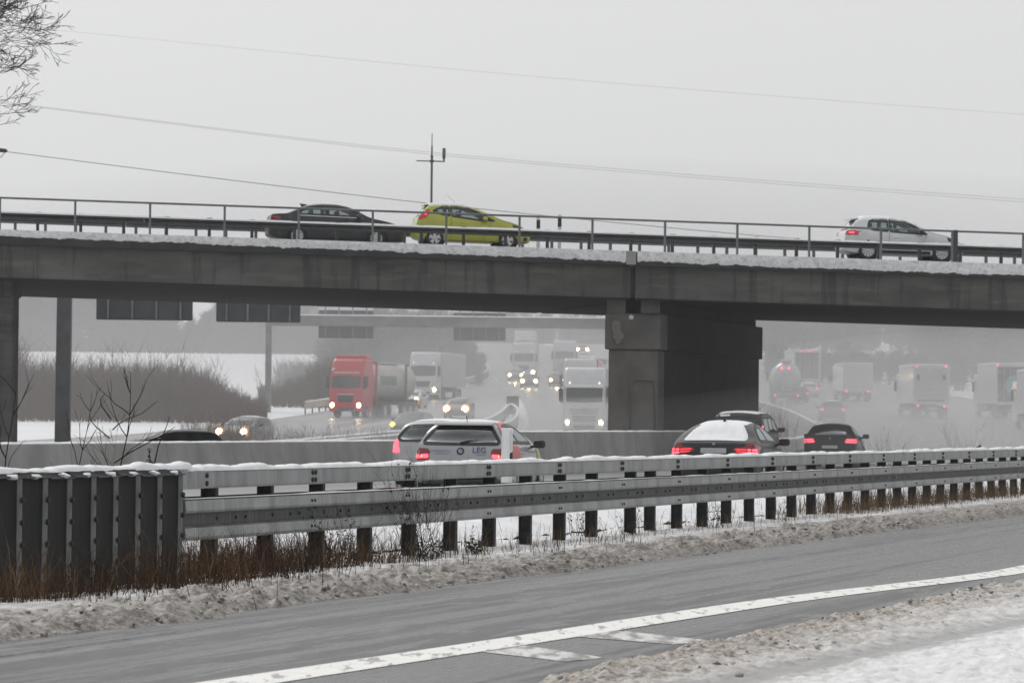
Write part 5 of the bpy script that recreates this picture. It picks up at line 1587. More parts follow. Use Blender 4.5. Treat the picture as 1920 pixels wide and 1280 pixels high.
L = 4.20; w = .89
gol = hatch_spec(L, 1.78, 1.48, fine=True, paint=p_white, glass=g_clear, rear_glass=g_dark, spokes=10,
    top=[(0, .58), (.035, .68), (.08, .90), (.12, .98), (.24, 1.10), (.44, 1.375), (.56, 1.425), (1.0, 1.47), (1.5, 1.48), (1.95, 1.45), (2.3, 1.37), (2.75, 1.18), (3.15, 1.0), (3.5, .93), (3.9, .80), (4.1, .64), (L, .5)],
    belt=[(0, .95), (.5, .99), (1.4, .97), (2.4, .92), (3.2, .89), (L, .6)],
    wx=(.83, 3.40), wr_=.325, track=.885, seats=(1.2, 2.05), dash=2.5, mirror=(2.62, .97), mirror_m=black_pl, seat_z=.40,
    windows=[('rear', sym([(0, 1.03), (.60, 1.03), (.54, 1.34), (0, 1.365)])), ('side', [(.80, 1.10), (.86, 1.34), (1.02, 1.385), (1.50, 1.405), (1.53, .985), (.98, 1.02)]), ('side', [(1.58, .98), (1.55, 1.405), (2.05, 1.375), (2.45, 1.22), (2.90, .925), (2.3, .945)]),
             ('front', sym([(0, 1.0), (.62, .98), (.50, 1.38), (0, 1.42)]))],
    decals=[('right', [(.06, .84), (.50, .84), (.44, .97), (.36, 1.00), (.10, .98)], lens_bright, 'tail_lamp', {'res': .04, 'subs': [([(.16, .90), (.34, .90), (.33, .94), (.17, .94)], lamp_redhot, 'bulb')]}), ('left', [(.06, .84), (.50, .84), (.44, .97), (.36, 1.00), (.10, .98)], lens_bright, 'tail_lamp', {'res': .04})]
          + both('rear', [(.55, .84), (.86, .84), (.86, .98), (.60, .99)], lens_bright, 'tail_lamp', res=.05)
          + [('top', [(.62, -.55), (1.9, -.55), (1.9, .55), (.62, .55)], snow, 'snow', {'thick': .06, 'rag': .5, 'r': .1, 'off': .004}),
             ('right', [(1.72, .80), (1.96, .80), (1.96, .835), (1.72, .835)], chrome, 'door_handle', {'off': .025}), ('right', [(1.55, .28), (1.562, .28), (1.562, .97), (1.55, .97)], black_pl, 'door_gap', {'off': .004, 'r': 0}),
             ('right', [(2.55, .28), (2.562, .28), (2.87, .92), (2.858, .92)], black_pl, 'door_gap', {'off': .004, 'r': 0}),
             ('right', [(.62, .90), (.76, .90), (.76, 1.03), (.62, 1.03)], p_white, 'fuel_flap', {'off': .013, 'r': .06}), ('right', [(.20, .40), (.36, .40), (.36, .43), (.20, .43)], lens_red, 'reflector', {'r': 0}),
             ('right', [(1.2, .25), (3.0, .25), (3.0, .36), (1.2, .36)], black_pl, 'sill_trim', {}),
             ('right', [(3.62, .72), (3.98, .66), (3.92, .78), (3.58, .86)], glass_op, 'head_lamp', {}), ('right', [(3.95, .30), (4.1, .30), (4.1, .46), (3.95, .46)], black_pl, 'fog_lamp', {})])
car, bvh = make_car('hatchback', 'white three door hatchback with snowy roof at the right on the bridge', gol, bridge_loc(1571, 5.0), BH, ry=GR)
MB().prism([(.26, 1.355), (.52, 1.40), (.54, 1.445), (.26, 1.40)], -.54, .54, 'y').build('roof_spoiler', p_white, car)

L = 4.75; w = .91
pas = hatch_spec(L, 1.82, 1.47, fine=True, paint=p_dgrey, glass=g_clear, rear_glass=g_dark, spokes=10,
    top=[(0, .60), (.03, .72), (.07, .95), (.11, 1.03), (.30, 1.055), (.62, 1.08), (1.05, 1.29), (1.45, 1.42), (1.9, 1.465), (2.3, 1.46), (2.7, 1.39), (3.1, 1.22), (3.55, 1.0), (3.95, .93), (4.45, .80), (4.66, .64), (L, .5)],
    belt=[(0, .96), (.6, 1.0), (1.5, .98), (2.6, .95), (3.5, .91), (L, .6)], wx=(.98, 3.70), track=.905, seats=(1.7, 2.6), dash=3.05, mirror=(3.05, 1.0), mirror_m=p_dgrey,
    windows=[('rear', sym([(0, 1.11), (.56, 1.10), (.50, 1.33), (0, 1.37)])), ('side', [(1.00, 1.08), (1.25, 1.28), (1.95, 1.385), (1.98, 1.03), (1.1, 1.04)]), ('side', [(2.03, 1.03), (2.0, 1.39), (2.5, 1.36), (2.9, 1.21), (3.2, 1.01)]),
             ('front', sym([(0, 1.01), (.64, .99), (.52, 1.36), (0, 1.39)]))],
    decals=[('right', [(.05, .84), (.42, .84), (.38, .97), (.06, .98)], lens_red, 'tail_lamp', {}), ('left', [(.05, .84), (.42, .84), (.38, .97), (.06, .98)], lens_red, 'tail_lamp', {}),
            ('right', [(.98, 1.00), (3.2, .97), (3.2, .99), (.98, 1.025)], chrome, 'chrome_strip', {'r': 0, 'off': .012})] + both('rear', [(.50, .84), (.86, .84), (.86, .97), (.52, .97)], lens_red, 'tail_lamp'))
car, bvh = make_car('saloon_car', 'dark grey saloon car at the left on the bridge', pas, bridge_loc(497, 8.6), BH, ry=GR)
MB().prism([(1.18, 1.35), (1.10, 1.46), (1.18, 1.45), (1.40, 1.42)], -.02, .02, 'y').build('aerial_fin', black_pl, car)

# --- plain builders for the distant cars
def lit(parent, loc, power):
    """The light the lit headlamps of one vehicle throw into the spray."""
    if not power: return
    d = bpy.data.lights.new('headlamp_light', 'SPOT'); d.energy = power * 25; d.color = (1.0, .70, .36); d.shadow_soft_size = .2
    d.spot_size = R(64); d.spot_blend = 1.0
    o = bpy.data.objects.new('headlamp_light', d); COL.objects.link(o); o.parent = parent; o.location = loc
    o.rotation_euler = (0, -math.pi / 2 + R(3), 0)                    # shines along the vehicle's +x
def far_car(name, label, u, y, heading, pnt, lights, H=1.45, W=1.78, x_off=0.0, roof_snow=True, lamp=lamp_white, group=None, lm=0.13, cat='car', glow=8.0):
    """lights: 'head' seen from the front or 'tail' from behind. (u, y) is the end nearest the camera."""
    oncoming = lights == 'head'
    sp = hatch_spec(4.35, W, H, paint=pnt, windows=[('rear', sym([(0, .99), (.60, .99), (.52, H - .12), (0, H - .09)])), ('side', [(.60, 1.05), (.86, H - .12), (2.05, H - .10), (2.6, 1.15), (2.80, .97), (.9, .99)]), ('front', sym([(0, 1.0), (.64, .98), (.52, H - .10), (0, H - .06)]))])
    sp['mirror'] = (2.65, .98)
    dc = []
    if oncoming:
        dc += both('front', [(.48, .60), (.78, .60), (.78, .72), (.50, .70)], glass_op, 'lamp_housing', res=.1) + [('front', sym([(0, .42), (.45, .42), (.45, .56), (0, .56)]), black_pl, 'grille', {'res': .2})]
    else:
        dc += both('rear', [(.62, .74), (.86, .74), (.86, .88), (.64, .88)], lamp_redhot if lamp is lamp_white else lamp, 'tail_lamp', res=.1)
    if roof_snow:
        dc += [('top', [(.66, -.50), (1.95, -.47), (1.95, .47), (.66, .50)], snow, 'snow', {'thick': .02, 'rag': .5, 'r': .1, 'off': .004, 'res': .2})]
    sp['decals'] = dc
    loc = road_loc(u, y)
    if oncoming:
        loc = loc - Vector((math.sin(heading), math.cos(heading), 0)) * 4.35
        loc.z = road_loc(u, y).z
    t, bvh = make_car(name, label, sp, loc, heading, group, cat=cat)
    if oncoming and lamp is not None:
        lit(t, (4.5, 0, .72), glow)
        for s in (-1, 1):
            hl = MB().lathe([(0, .03), (lm * .75, .025), (lm, 0), (lm, -.05)], 14, 'x', (4.30, s * .64, .68)).build('head_lamp', lamp, t, True)
            MB().lathe([(lm * .8, .02), (lm * 1.35, .0), (lm * 1.45, -.06)], 16, 'x', (4.28, s * .64, .68)).build('halo_ring', lamp_halo, hl, True)  # added ring imitating the lamp's halo
            MB().lathe([(lm * 1.3, .0), (lm * 1.75, -.02), (lm * 1.8, -.08)], 18, 'x', (4.27, s * .64, .68)).build('outer_halo_ring', halo_out, hl, True)  # second added ring for the outer halo
    return t
far_car('car', 'grey car with red tail lamps ahead in the spray left of the lorries', 1561, 322, R(2), p_mid, 'tail')
far_car('car', 'dark car with small red lamps farthest along the curved median rail', 1497, 395, R(0), p_dgrey, 'tail')
far_car('car', 'white car beyond the dark one near the curved rail', 1517, 425, R(0), p_white, 'tail')
far_car('car', 'white car with snowy roof between the red and the white lorry', 764, 352, R(188), p_white, 'head', lm=.15)
far_car('car', 'hazy car with two glaring headlamps right of the white lorry', 854, 318, R(186), p_mid, 'head', lm=.19, glow=30)
t = far_car('car', 'dark car with glowing amber indicator left of the silver hatchback', 757, 262, R(192), p_dgrey, 'head', lamp=None, roof_snow=False)
MB().lathe([(0, .05), (.10, .045), (.14, 0), (.14, -.06)], 14, 'x', (4.26, -.68, .70)).build('indicator', lamp_amber, t, True)
far_car('car', 'car with two headlamps glowing through the roadside twigs at the left', 433, 228, R(196), p_mid, 'head', lm=.16)
t = far_car('car', 'dark car roof showing behind the left median barrier', 205, 172, R(250), p_dgrey, 'head', lamp=None, roof_snow=False, H=1.38)
far_car('car', 'small car with headlamps in front of the far middle lorry', 991, 462, R(181), p_dgrey, 'head', lm=.17)
far_car('car', 'second small car with headlamps low beside the far lorry', 966, 492, R(181), p_mid, 'head', lm=.15)
far_car('car', 'dark car with one lit lamp left of the white articulated lorry', 1044, 470, R(181), p_dgrey, 'head', lm=.14)
far_car('car', 'pale hazy car far up the hill behind the lorries', 1093, 590, R(181), p_white, 'head', lamp=None)
far_car('car', 'farthest car with a bright headlamp on the hill crest', 1091, 650, R(181), p_mid, 'head', lm=.22)

# ------------------------------------------------------------------ lorries
def shell(levels, n=8):
    """Rounded boxes stacked up: each level is (z, x_back, x_front, half width, corner radius)."""
    b = MB(); ring = None
    for z, xb, xf, hw, r in levels:
        pts = []
        for cx_, cy_, a0 in ((xf - r, hw - r, 0), (xb + .05, hw - .05, 90), (xb + .05, -hw + .05, 180), (xf - r, -hw + r, 270)):
            rr = r if a0 in (0, 270) else .05
            for k in range(n + 1):
                a = R(a0 + 90 * k / n)
                pts.append((cx_ + rr * math.cos(a), cy_ + rr * math.sin(a), z))
        ring = len(pts); b.v += pts
    for i in range(len(levels) - 1):
        for k in range(ring):
            b.f.append((i * ring + k, i * ring + (k + 1) % ring, (i + 1) * ring + (k + 1) % ring, (i + 1) * ring + k))
    b.f.append(tuple(range(ring))[::-1]); b.f.append(tuple(range((len(levels) - 1) * ring, len(levels) * ring)))
    return b

def truck_wheel(t, x, y, r=0.5, w=0.30):
    return wheel(t, x, y, r, 1 if y > 0 else -1, 8, w)

m_curtain = mat('trailer_curtain', (0.60, 0.61, 0.62), 0.6, var=0.08, scale=1.2)
layer_noise(m_curtain, (0.30, 0.295, 0.285), 0.8, (0.55, 0.8), 0.45)
m_door = mat('trailer_door', (0.52, 0.525, 0.53), 0.55, var=0.08, scale=1.0)
layer_noise(m_door, (0.26, 0.255, 0.245), 0.9, (0.50, 0.78), 0.5)
m_dkdoor = mat('dark_trailer_door', (0.075, 0.08, 0.082), 0.6, var=0.15, scale=1.0)
m_chassis = mat('chassis', (0.035, 0.035, 0.036), 0.8, var=0.2, scale=4)
m_tank = mat('tank_shell', (0.55, 0.54, 0.49), 0.4, 0.2, var=0.08, scale=1.0)
layer_noise(m_tank, (0.30, 0.285, 0.25), 0.7, (0.5, 0.75), 0.5, stretch=(1, 1, 2))
m_silo = mat('silo_shell', (0.55, 0.57, 0.60), 0.35, 0.4, var=0.08, scale=1.0)
m_bluecab = paint('blue_cab_paint', (0.10, 0.19, 0.34), gf=0.2)
m_green = mat('green_print', (0.16, 0.25, 0.22), 0.5, var=0.1)
m_cyan = mat('cyan_print', (0.18, 0.38, 0.42), 0.5, var=0.1)
m_grille = mat('grille', (0.10, 0.102, 0.105), 0.5, var=0.2, scale=6)

def cab(t, pnt, visor_m=None, lights=True, roof='high', lampm=lamp_white, lm=.13, dark_grille=False, style='bars', marker=True, emblem=True, y_far=True):
    """Tractor cab; front at local x = 0, body behind it towards -x. Driving towards +x."""
    hw = 1.23
    lv = [(.38, -2.2, -.10, hw - .02, .12), (.42, -2.2, -.02, hw, .14), (.95, -2.2, .0, hw, .16), (1.30, -2.2, -.01, hw, .18), (1.80, -2.2, -.06, hw, .20), (2.60, -2.2, -.22, hw - .01, .22), (2.80, -2.2, -.24, hw - .02, .22)]
    if roof == 'high':
        lv += [(2.95, -2.2, -.28, hw - .03, .24), (3.45, -2.2, -.48, hw - .05, .25), (3.62, -2.2, -.62, hw - .08, .22), (3.70, -2.2, -.85, hw - .14, .2)]
    else:
        lv += [(2.92, -2.2, -.34, hw - .05, .24), (3.02, -2.2, -.50, hw - .12, .22)]
    b = shell(lv, 6)
    me = b.mesh('cab', pnt, True)
    bm = bmesh.new(); bm.from_mesh(me); bvh = BVHTree.FromBMesh(bm); bm.free()
    try: me.set_sharp_from_angle(angle=R(40))
    except Exception: pass
    c = link('cab', me, t)
    decal(bvh, rpoly(sym([(0, 1.82), (1.04, 1.86), (1.06, 2.58), (0, 2.66)]), .08, 3), 'front', .012, 'windscreen', glass_op, t, .25)
    for s in ('left', 'right'):
        w_ = decal(bvh, rpoly([(-1.15, 1.95), (-1.15, 2.62), (-.55, 2.60), (-.40, 1.95)], .06, 3), s, .012, 'side_window', glass_op, t, .3)
        decal(bvh, rpoly([(-.30, .55), (-1.35, .55), (-1.35, .70), (-.30, .70)], .03, 2), s, .014, 'step', black_pl, t, .3)
    if visor_m:
        v = MB().sweep([(0.02, 2.66), (0.16, 2.60), (0.18, 2.64), (0.02, 2.80)], [(Vector((-.22, -1.12, 0)), Vector((1, 0, 0)), UP), (Vector((-.22, 1.12, 0)), Vector((1, 0, 0)), UP)])
        v.build('sun_visor', visor_m, t)
    gm = m_grille
    if style == 'bars':
        for k in range(3):
            z = 1.44 - k * .11
            decal(bvh, rpoly(sym([(0, z), (.86 - .05 * k, z + .01), (.86 - .05 * k, z + .055), (0, z + .045)]), .02, 2), 'front', .014, 'grille_slot', gm, t, .3)
        for k in range(3):
            z = 1.06 - k * .11
            decal(bvh, rpoly(sym([(0, z), (.68, z), (.70, z + .06), (0, z + .055)]), .02, 2), 'front', .014, 'grille_slot', gm, t, .3)
    else:
        decal(bvh, rpoly(sym([(0, .98), (.50, .98), (.62, 1.42), (0, 1.42)]), .06, 3), 'front', .014, 'grille', black_pl, t, .3)
        decal(bvh, rpoly(sym([(0, 1.43), (.62, 1.43), (.62, 1.47), (0, 1.47)]), .01, 2), 'front', .018, 'grille_trim', chrome, t, .3)
    decal(bvh, rpoly(sym([(0, .44), (.60, .44), (.64, .62), (0, .62)]), .05, 2), 'front', .014, 'bumper_intake', m_grille, t, .3)
    if emblem:
        e = MB().lathe([(.11, .02), (.13, .02), (.13, -.02), (.11, -.02)], 18, 'x', (.03, 0, 1.42), cap=False).build('emblem', m_grille, t)
        for a in (90, 210, 330):
            MB().tube([(.035, 0, 1.42), (.035, .12 * math.cos(R(a)), 1.42 + .12 * math.sin(R(a)))], .014, 5).build('emblem_spoke', m_grille, e)
    for s in (-1, 1):
        poly = [(s * .78, .70), (s * 1.14, .72), (s * 1.16, .86), (s * .80, .84)]
        decal(bvh, rpoly(poly, .03, 2), 'front', .012, 'lamp_housing', m_grille, t, .3)
        if lights:
            hl = MB().lathe([(0, .05), (lm * .8, .04), (lm, 0), (lm, -.06)], 14, 'x', (.0, s * .97, .78)).build('head_lamp', lampm, t, True)
            if y_far: MB().lathe([(lm * .8, .03), (lm * 1.3, .0), (lm * 1.4, -.06)], 16, 'x', (-.01, s * .97, .78)).build('halo_ring', lamp_halo, hl, True)  # added glow ring round the headlamp
        if marker:
            MB().lathe([(0, .03), (.045, .02), (.055, -.03)], 8, 'x', (-.25, s * .86, 2.86)).build('marker_lamp', lamp_dim, t, True)
        mo = MB().bbox(-.28, -.12, s * 1.36 - .12, s * 1.36 + .12, 1.86, 2.58, .05).build('mirror', black_pl, t, True)
        MB().tube([(-.45, s * 1.2, 2.66), (-.2, s * 1.36, 2.64), (-.2, s * 1.36, 2.56)], .025, 5).build('mirror_arm', black_pl, mo)
        MB().tube([(-.45, s * 1.2, 1.82), (-.2, s * 1.36, 1.82), (-.2, s * 1.36, 1.9)], .025, 5).build('mirror_arm', black_pl, mo)
        truck_wheel(t, -1.25, s * 1.02)
    MB().bbox(-6.2, -2.25, -.42, .42, .55, .95, .04).build('frame', m_chassis, t)
    for s in (-1, 1): truck_wheel(t, -4.9, s * 1.02)
    return c, bvh

def box_trailer(t, x1, x0, z0, z1, side_m, front=True, hw=1.275):
    """Box body from x0 (rear) to x1 (front) with frame edges."""
    body = MB().bbox(x0, x1, -hw, hw, z0, z1, .04).build('box_body', side_m, t)
    for s in (-1, 1):
        MB().bbox(x0 + .01, x1 - .01, s * (hw + .012) - .02, s * (hw + .012) + .02, z1 - .14, z1 + .015, .01).build('top_rail', rim_m, body)
        MB().bbox(x0 + .01, x1 - .01, s * (hw + .012) - .02, s * (hw + .012) + .02, z0 - .02, z0 + .10, .01).build('bottom_rail', rim_m, body)
    MB().bbox(x0 + .1, x1 - .05, -hw + .05, hw - .05, z1 + .001, z1 + .05, .02).build('snow', snow, body)
    MB().bbox(x0 + .5, x1 - 1.5, -.5, .5, z0 - .35, z0 - .003, .03).build('chassis', m_chassis, t)
    for k in range(3):
        for s in (-1, 1): truck_wheel(t, x0 + 2.0 + 1.3 * k, s * 1.02, .48)
    return body

def lorry(label, u, y, heading, pnt, trailer='box', visor=None, roof='high', name='lorry', tr_h=4.0, side=None, length=13.0, style='bars', lights=True, lm=.13, lampm=lamp_white, off=0.0, emblem=True, marker=True):
    loc = road_loc(u, y); loc.z += off
    t = thing(name, label, 'lorry', loc, math.pi / 2 - heading, 'lorries')
    c, bvh = cab(t, pnt, visor, lights, roof, lampm, lm, style=style, emblem=emblem, marker=marker, y_far=y > 300)
    if lights and y > 450: lit(t, (.2, 0, .80), 20.0)
    t.scale = (1, 1, 1.09); tr_h = tr_h / 1.09
    if trailer == 'box':
        box_trailer(t, -2.75, -2.75 - length, 1.05, tr_h, side or m_curtain)
    elif trailer == 'tank':
        x1 = -2.9
        MB().lathe([(0, x1 + .12), (.5, x1 + .10), (.95, x1 - .05), (1.16, x1 - .35), (1.16, x1 - 8.5), (.95, x1 - 8.8), (0, x1 - 8.95)], 28, 'x', (0, 0, 2.32)).build('tank', m_tank, t, True)
        MB().bbox(x1 - 8.9, x1, -1.2, 1.2, .85, 1.05, .03).build('chassis', m_chassis, t)
        for xx in (x1 - .1, x1 - 2.2, x1 - 6.6, x1 - 8.7):
            MB().bbox(xx - .09, xx + .09, -1.24, 1.24, 1.05, 1.25, .02).build('cradle', m_chassis, t)
        for xx in (x1 - .02, x1 - 6.2):
            for s in (-1, 1):
                MB().bbox(xx - .08, xx + .08, s * 1.2 - .07, s * 1.2 + .07, 1.05, 3.55, .02).build('frame_post', p_red if xx > x1 - 1 else rail_m, t)
            MB().bbox(xx - .08, xx + .08, -1.27, 1.27, 3.42, 3.55, .02).build('frame_bar', p_red if xx > x1 - 1 else rail_m, t)
        MB().bbox(x1 - 6.2, x1, -.45, .45, 3.46, 3.53, .02).build('walkway', rim_m, t)
        for s in (-1, 1):
            MB().bbox(x1 - 6.2, x1, s * 1.22 - .03, s * 1.22 + .03, 3.42, 3.52, .01).build('frame_rail', rim_m, t)
        for s in (-1, 1):
            g = MB()
            for i in range(9):
                a = R(-12 + 30 * i / 8)
                for xx in (x1 - 4.4, x1 - 1.0):
                    g.v.append((xx, s * 1.166 * math.cos(a), 2.32 + 1.166 * math.sin(a)))
            for i in range(8): g.f.append((2 * i, 2 * i + 1, 2 * i + 3, 2 * i + 2))
            g.build('print', m_green, t, True)
        for k in range(3):
            for s in (-1, 1): truck_wheel(t, x1 - 6.0 - 1.3 * k, s * 1.02, .48)
    return t, bvh

# oncoming
t, bvh = lorry('large white articulated lorry with lit headlamps beside the bridge pier', 1095, 268, R(183), p_cab, visor=p_cab, lm=.12, tr_h=3.98)
lorry('white lorry with red roof edge close behind the big white one', 1086, 338, R(182.5), p_cab, visor=None, lights=False, side=p_red, tr_h=4.0, marker=False)
lorry('hazy white box lorry in the middle lane farther back', 1057, 515, R(181), p_cab, lights=False, tr_h=4.1, marker=False)
lorry('hazy lorry with dark windscreen leading the far column', 981, 500, R(181.5), p_cab, visor=m_curtain, lm=.2, tr_h=4.1, style='dark')
lorry('farthest white lorry whose roof shows above the far column', 981, 580, R(181.5), p_cab, lights=False, tr_h=4.1)
t, bvh = lorry('red lorry pulling a pale cylindrical tank on the slip road', 647, 318, R(198), p_red, trailer='tank', visor=None, style='dark', lm=.15, roof='high', emblem=False, marker=False)
m_print = mat('pale_lettering', (.70, .42, .34), .5, var=.3, scale=9)
decal(bvh, rpoly(sym([(0, 2.78), (.92, 2.78), (.92, 2.88), (0, 2.88)]), .02, 2), 'front', .016, 'name_board', m_print, t, .3)
MB().lathe([(0, .02), (.13, .015), (.15, -.02)], 14, 'x', (-.32, -1.0, 2.98)).build('round_badge', white_pl, t)
MB().bbox(-2.2, -1.0, -1.12, 1.12, 3.66, 3.95, .08).build('roof_spoiler', p_red, t)
lorry('white box lorry on the slip road behind the red one', 792, 392, R(188), p_cab, side=m_door, style='dark', lm=.15, tr_h=4.0, emblem=False)
v = lorry('pale minibus in the fast lane beside the white lorry', 1124, 520, R(181), p_cab, trailer=None, lights=False, roof='low', name='minibus', emblem=False, marker=False)
v[0]['category'] = 'minibus'; v[0]['group'] = 'vans'; v[0].scale = (.74, .74, .74)
red_lamp_me = MB().lathe([(0, -.03), (.075, -.02), (.085, .02)], 10, 'x').mesh('tail_lamp', lamp_redhot, True)

# going away, seen from behind: local x = 0 is the rear
def rear_lorry(label, u, y, heading, z1, door_m, side_m, pnt, top_lamps=(-1.05, 1.05), low_lamps=(-.95, .95), hw=1.275, style='doors', z0=1.1, name='lorry', length=9.0):
    loc = road_loc(u, y)
    t = thing(name, label, 'lorry', loc, math.pi / 2 - heading, 'lorries')
    body = MB().bbox(0, length, -hw, hw, z0, z1, .04).build('box_body', side_m, t)
    for s in (-1, 1):
        MB().bbox(-.03, .06, s * hw - .09, s * hw + .012, z0 - .05, z1 + .012, .015).build('corner_post', side_m, t)
        MB().bbox(.1, length, s * (hw + .012) - .02, s * (hw + .012) + .02, z1 - .12, z1 + .015, .01).build('top_rail', rim_m, t)
    MB().bbox(-.03, .06, -hw + .1, hw - .1, z1 - .22, z1 + .010, .015).build('top_frame', side_m, t)
    MB().bbox(-.04, .06, -hw + .1, hw - .1, z0 - .06, z0 + .14, .015).build('bottom_frame', side_m, t)
    for s in (-1, 1):
        d = MB().bbox(-.022, .02, min(0.012 * s, s * (hw - .12)), max(0.012 * s, s * (hw - .12)), z0 + .16, z1 - .24, .01).build('rear_door', door_m, t)
        for yy in (.25, .70):
            MB().tube([(-.045, s * yy, z0 + .18), (-.045, s * yy, z1 - .28)], .018, 5).build('lock_rod', rim_m, d)
        for q in (.2, .5, .8):
            MB().bbox(-.04, -.02, s * (hw - .26) - .10, s * (hw - .26) + .10, lerp(z0, z1, q) - .03, lerp(z0, z1, q) + .03, .004).build('hinge', rim_m, d)
        link('mudflap', MB().box(-.01, .01, -.30, .30, .25, .80).mesh('mudflap', black_pl), t, (.35, s * .95, 0))
        mo = MB().bbox(length + .9, length + 1.05, s * 1.40 - .10, s * 1.40 + .10, 2.0, 2.7, .04).build('mirror', black_pl, t, True)
        MB().tube([(length + .8, s * 1.2, 2.75), (length + .95, s * 1.4, 2.7)], .03, 5).build('mirror_arm', black_pl, mo)
    MB().bbox(length + .25, length + 2.2, -1.22, 1.22, .6, min(z1, 3.3), .12).build('cab', pnt, t)
    MB().bbox(.1, length, -.45, .45, z0 - .4, z0 - .07, .03).build('chassis', m_chassis, t)
    MB().bbox(-.02, .08, -1.15, 1.15, .48, .62, .02).build('underrun_bar', m_chassis, t)
    MB().bbox(-.03, .0, -.26, .26, .70, .82, .01).build('number_plate', plate_m, t)
    for s in (-.9, -.5, .5, .9):
        pass
    for yy in top_lamps: link('marker_lamp', red_lamp_me, t, (-.04, yy, z1 - .10)).scale = (1, .8, .8)
    for yy in low_lamps: link('tail_lamp', red_lamp_me, t, (-.06, yy, .90))
    for k in range(2):
        for s in (-1, 1): truck_wheel(t, 1.6 + 1.3 * k, s * 1.0, .48)
    for s in (-1, 1): truck_wheel(t, length + 1.0, s * 1.0, .48)
    MB().bbox(.1, length - .1, -hw + .06, hw - .06, z1 + .001, z1 + .07, .03).build('snow', snow, t)
    return t
t = rear_lorry('white box lorry with red corner lamps in the middle of the right carriageway', 1745, 335, R(-2), 3.85, m_door, p_cab, p_cab)
for s in (-1, 1):
    MB().bbox(-.05, -.024, s * .93 - .11, s * .93 + .11, 2.75, 3.15, .01).build('dark_panel', m_dkdoor, t)
MB().bbox(-.06, -.024, -.28, .28, 2.02, 2.2, .01).build('number_board', plate_m, t)
MB().bbox(-.06, -.03, -1.0, 1.0, 1.18, 1.36, .01).build('tail_lift_edge', m_chassis, t)
t = rear_lorry('pale coach shaped lorry left of the white box lorry in the spray', 1607, 404, R(-1), 3.35, m_curtain, p_cab, p_cab, top_lamps=(), z0=.95)
t = rear_lorry('tall dark backed lorry looming behind the tanker in the spray', 1512, 458, R(-3), 4.1, m_dkdoor, m_mid if False else m_curtain, p_cab, top_lamps=(-.5, -.15, .3, .65), low_lamps=(.9,))
t = rear_lorry('dark backed lorry with a pale ring print at the right edge', 1900, 335, R(-3), 4.0, m_dkdoor, m_curtain, p_cab, top_lamps=(1.2,), low_lamps=(-.2,))
ring = MB().lathe([(.62, -.03), (.74, -.03), (.74, -.02), (.62, -.02)], 28, 'x', (-.03, -.10, 2.45)); ring.build('ring_print', m_cyan, t)
t = rear_lorry('foremost lorry cut off by the right edge of the picture', 1984, 300, R(-3), 4.0, m_dkdoor, m_mid if False else m_door, p_cab, top_lamps=(), low_lamps=())

# tanker seen from behind
loc = road_loc(1474, 392)
t = thing('tanker_lorry', 'pale round tanker lorry with two red lamps right of the pier', 'lorry', loc, math.pi / 2 - R(2), 'lorries')
MB().lathe([(0, -.10), (.55, -.06), (.95, .10), (1.18, .45), (1.22, 1.0), (1.22, 8.5), (.9, 8.9), (0, 9.0)], 28, 'x', (0, 0, 2.30)).build('tank', m_silo, t, True)
MB().bbox(.2, 8.0, -.42, .42, 3.50, 3.62, .03).build('walkway', rim_m, t)
MB().bbox(.25, 7.9, -.36, .36, 3.625, 3.72, .03).build('snow', snow, t)
for s in (-.3, .3):
    MB().tube([(-.16, s, 1.0), (-.16, s, 2.6), (.1, s, 3.3), (.5, s, 3.6)], .03, 5).build('ladder_rail', rim_m, t)
for k in range(6):
    MB().tube([(-.16, -.3, 1.2 + .27 * k), (-.16, .3, 1.2 + .27 * k)], .02, 5).build('rung', rim_m, t)
MB().bbox(-.14, -.11, -.42, .42, 2.35, 2.62, .01).build('number_board', plate_m, t)
MB().bbox(-.1, 8.6, -1.1, 1.1, .85, 1.1, .03).build('chassis', m_chassis, t)
MB().bbox(-.2, 0, -1.2, 1.2, .55, .75, .03).build('bumper', m_chassis, t)
MB().bbox(9.2, 11.2, -1.22, 1.22, .5, 3.5, .15).build('cab', m_bluecab, t)
for s in (-1, 1):
    MB().bbox(10.0, 10.15, s * 1.42 - .1, s * 1.42 + .1, 2.0, 2.7, .04).build('mirror', black_pl, t)
    link('marker_lamp', red_lamp_me, t, (-.02 if s < 0 else -.02, s * .30 + .1, 2.98)).scale = (1, 1.5, 1.5)
    link('tail_lamp', red_lamp_me, t, (-.22, s * .95, .68))
    for k in range(3): truck_wheel(t, 1.4 + 1.3 * k, s * 1.0, .48)
    truck_wheel(t, 10.2, s * 1.0, .48)

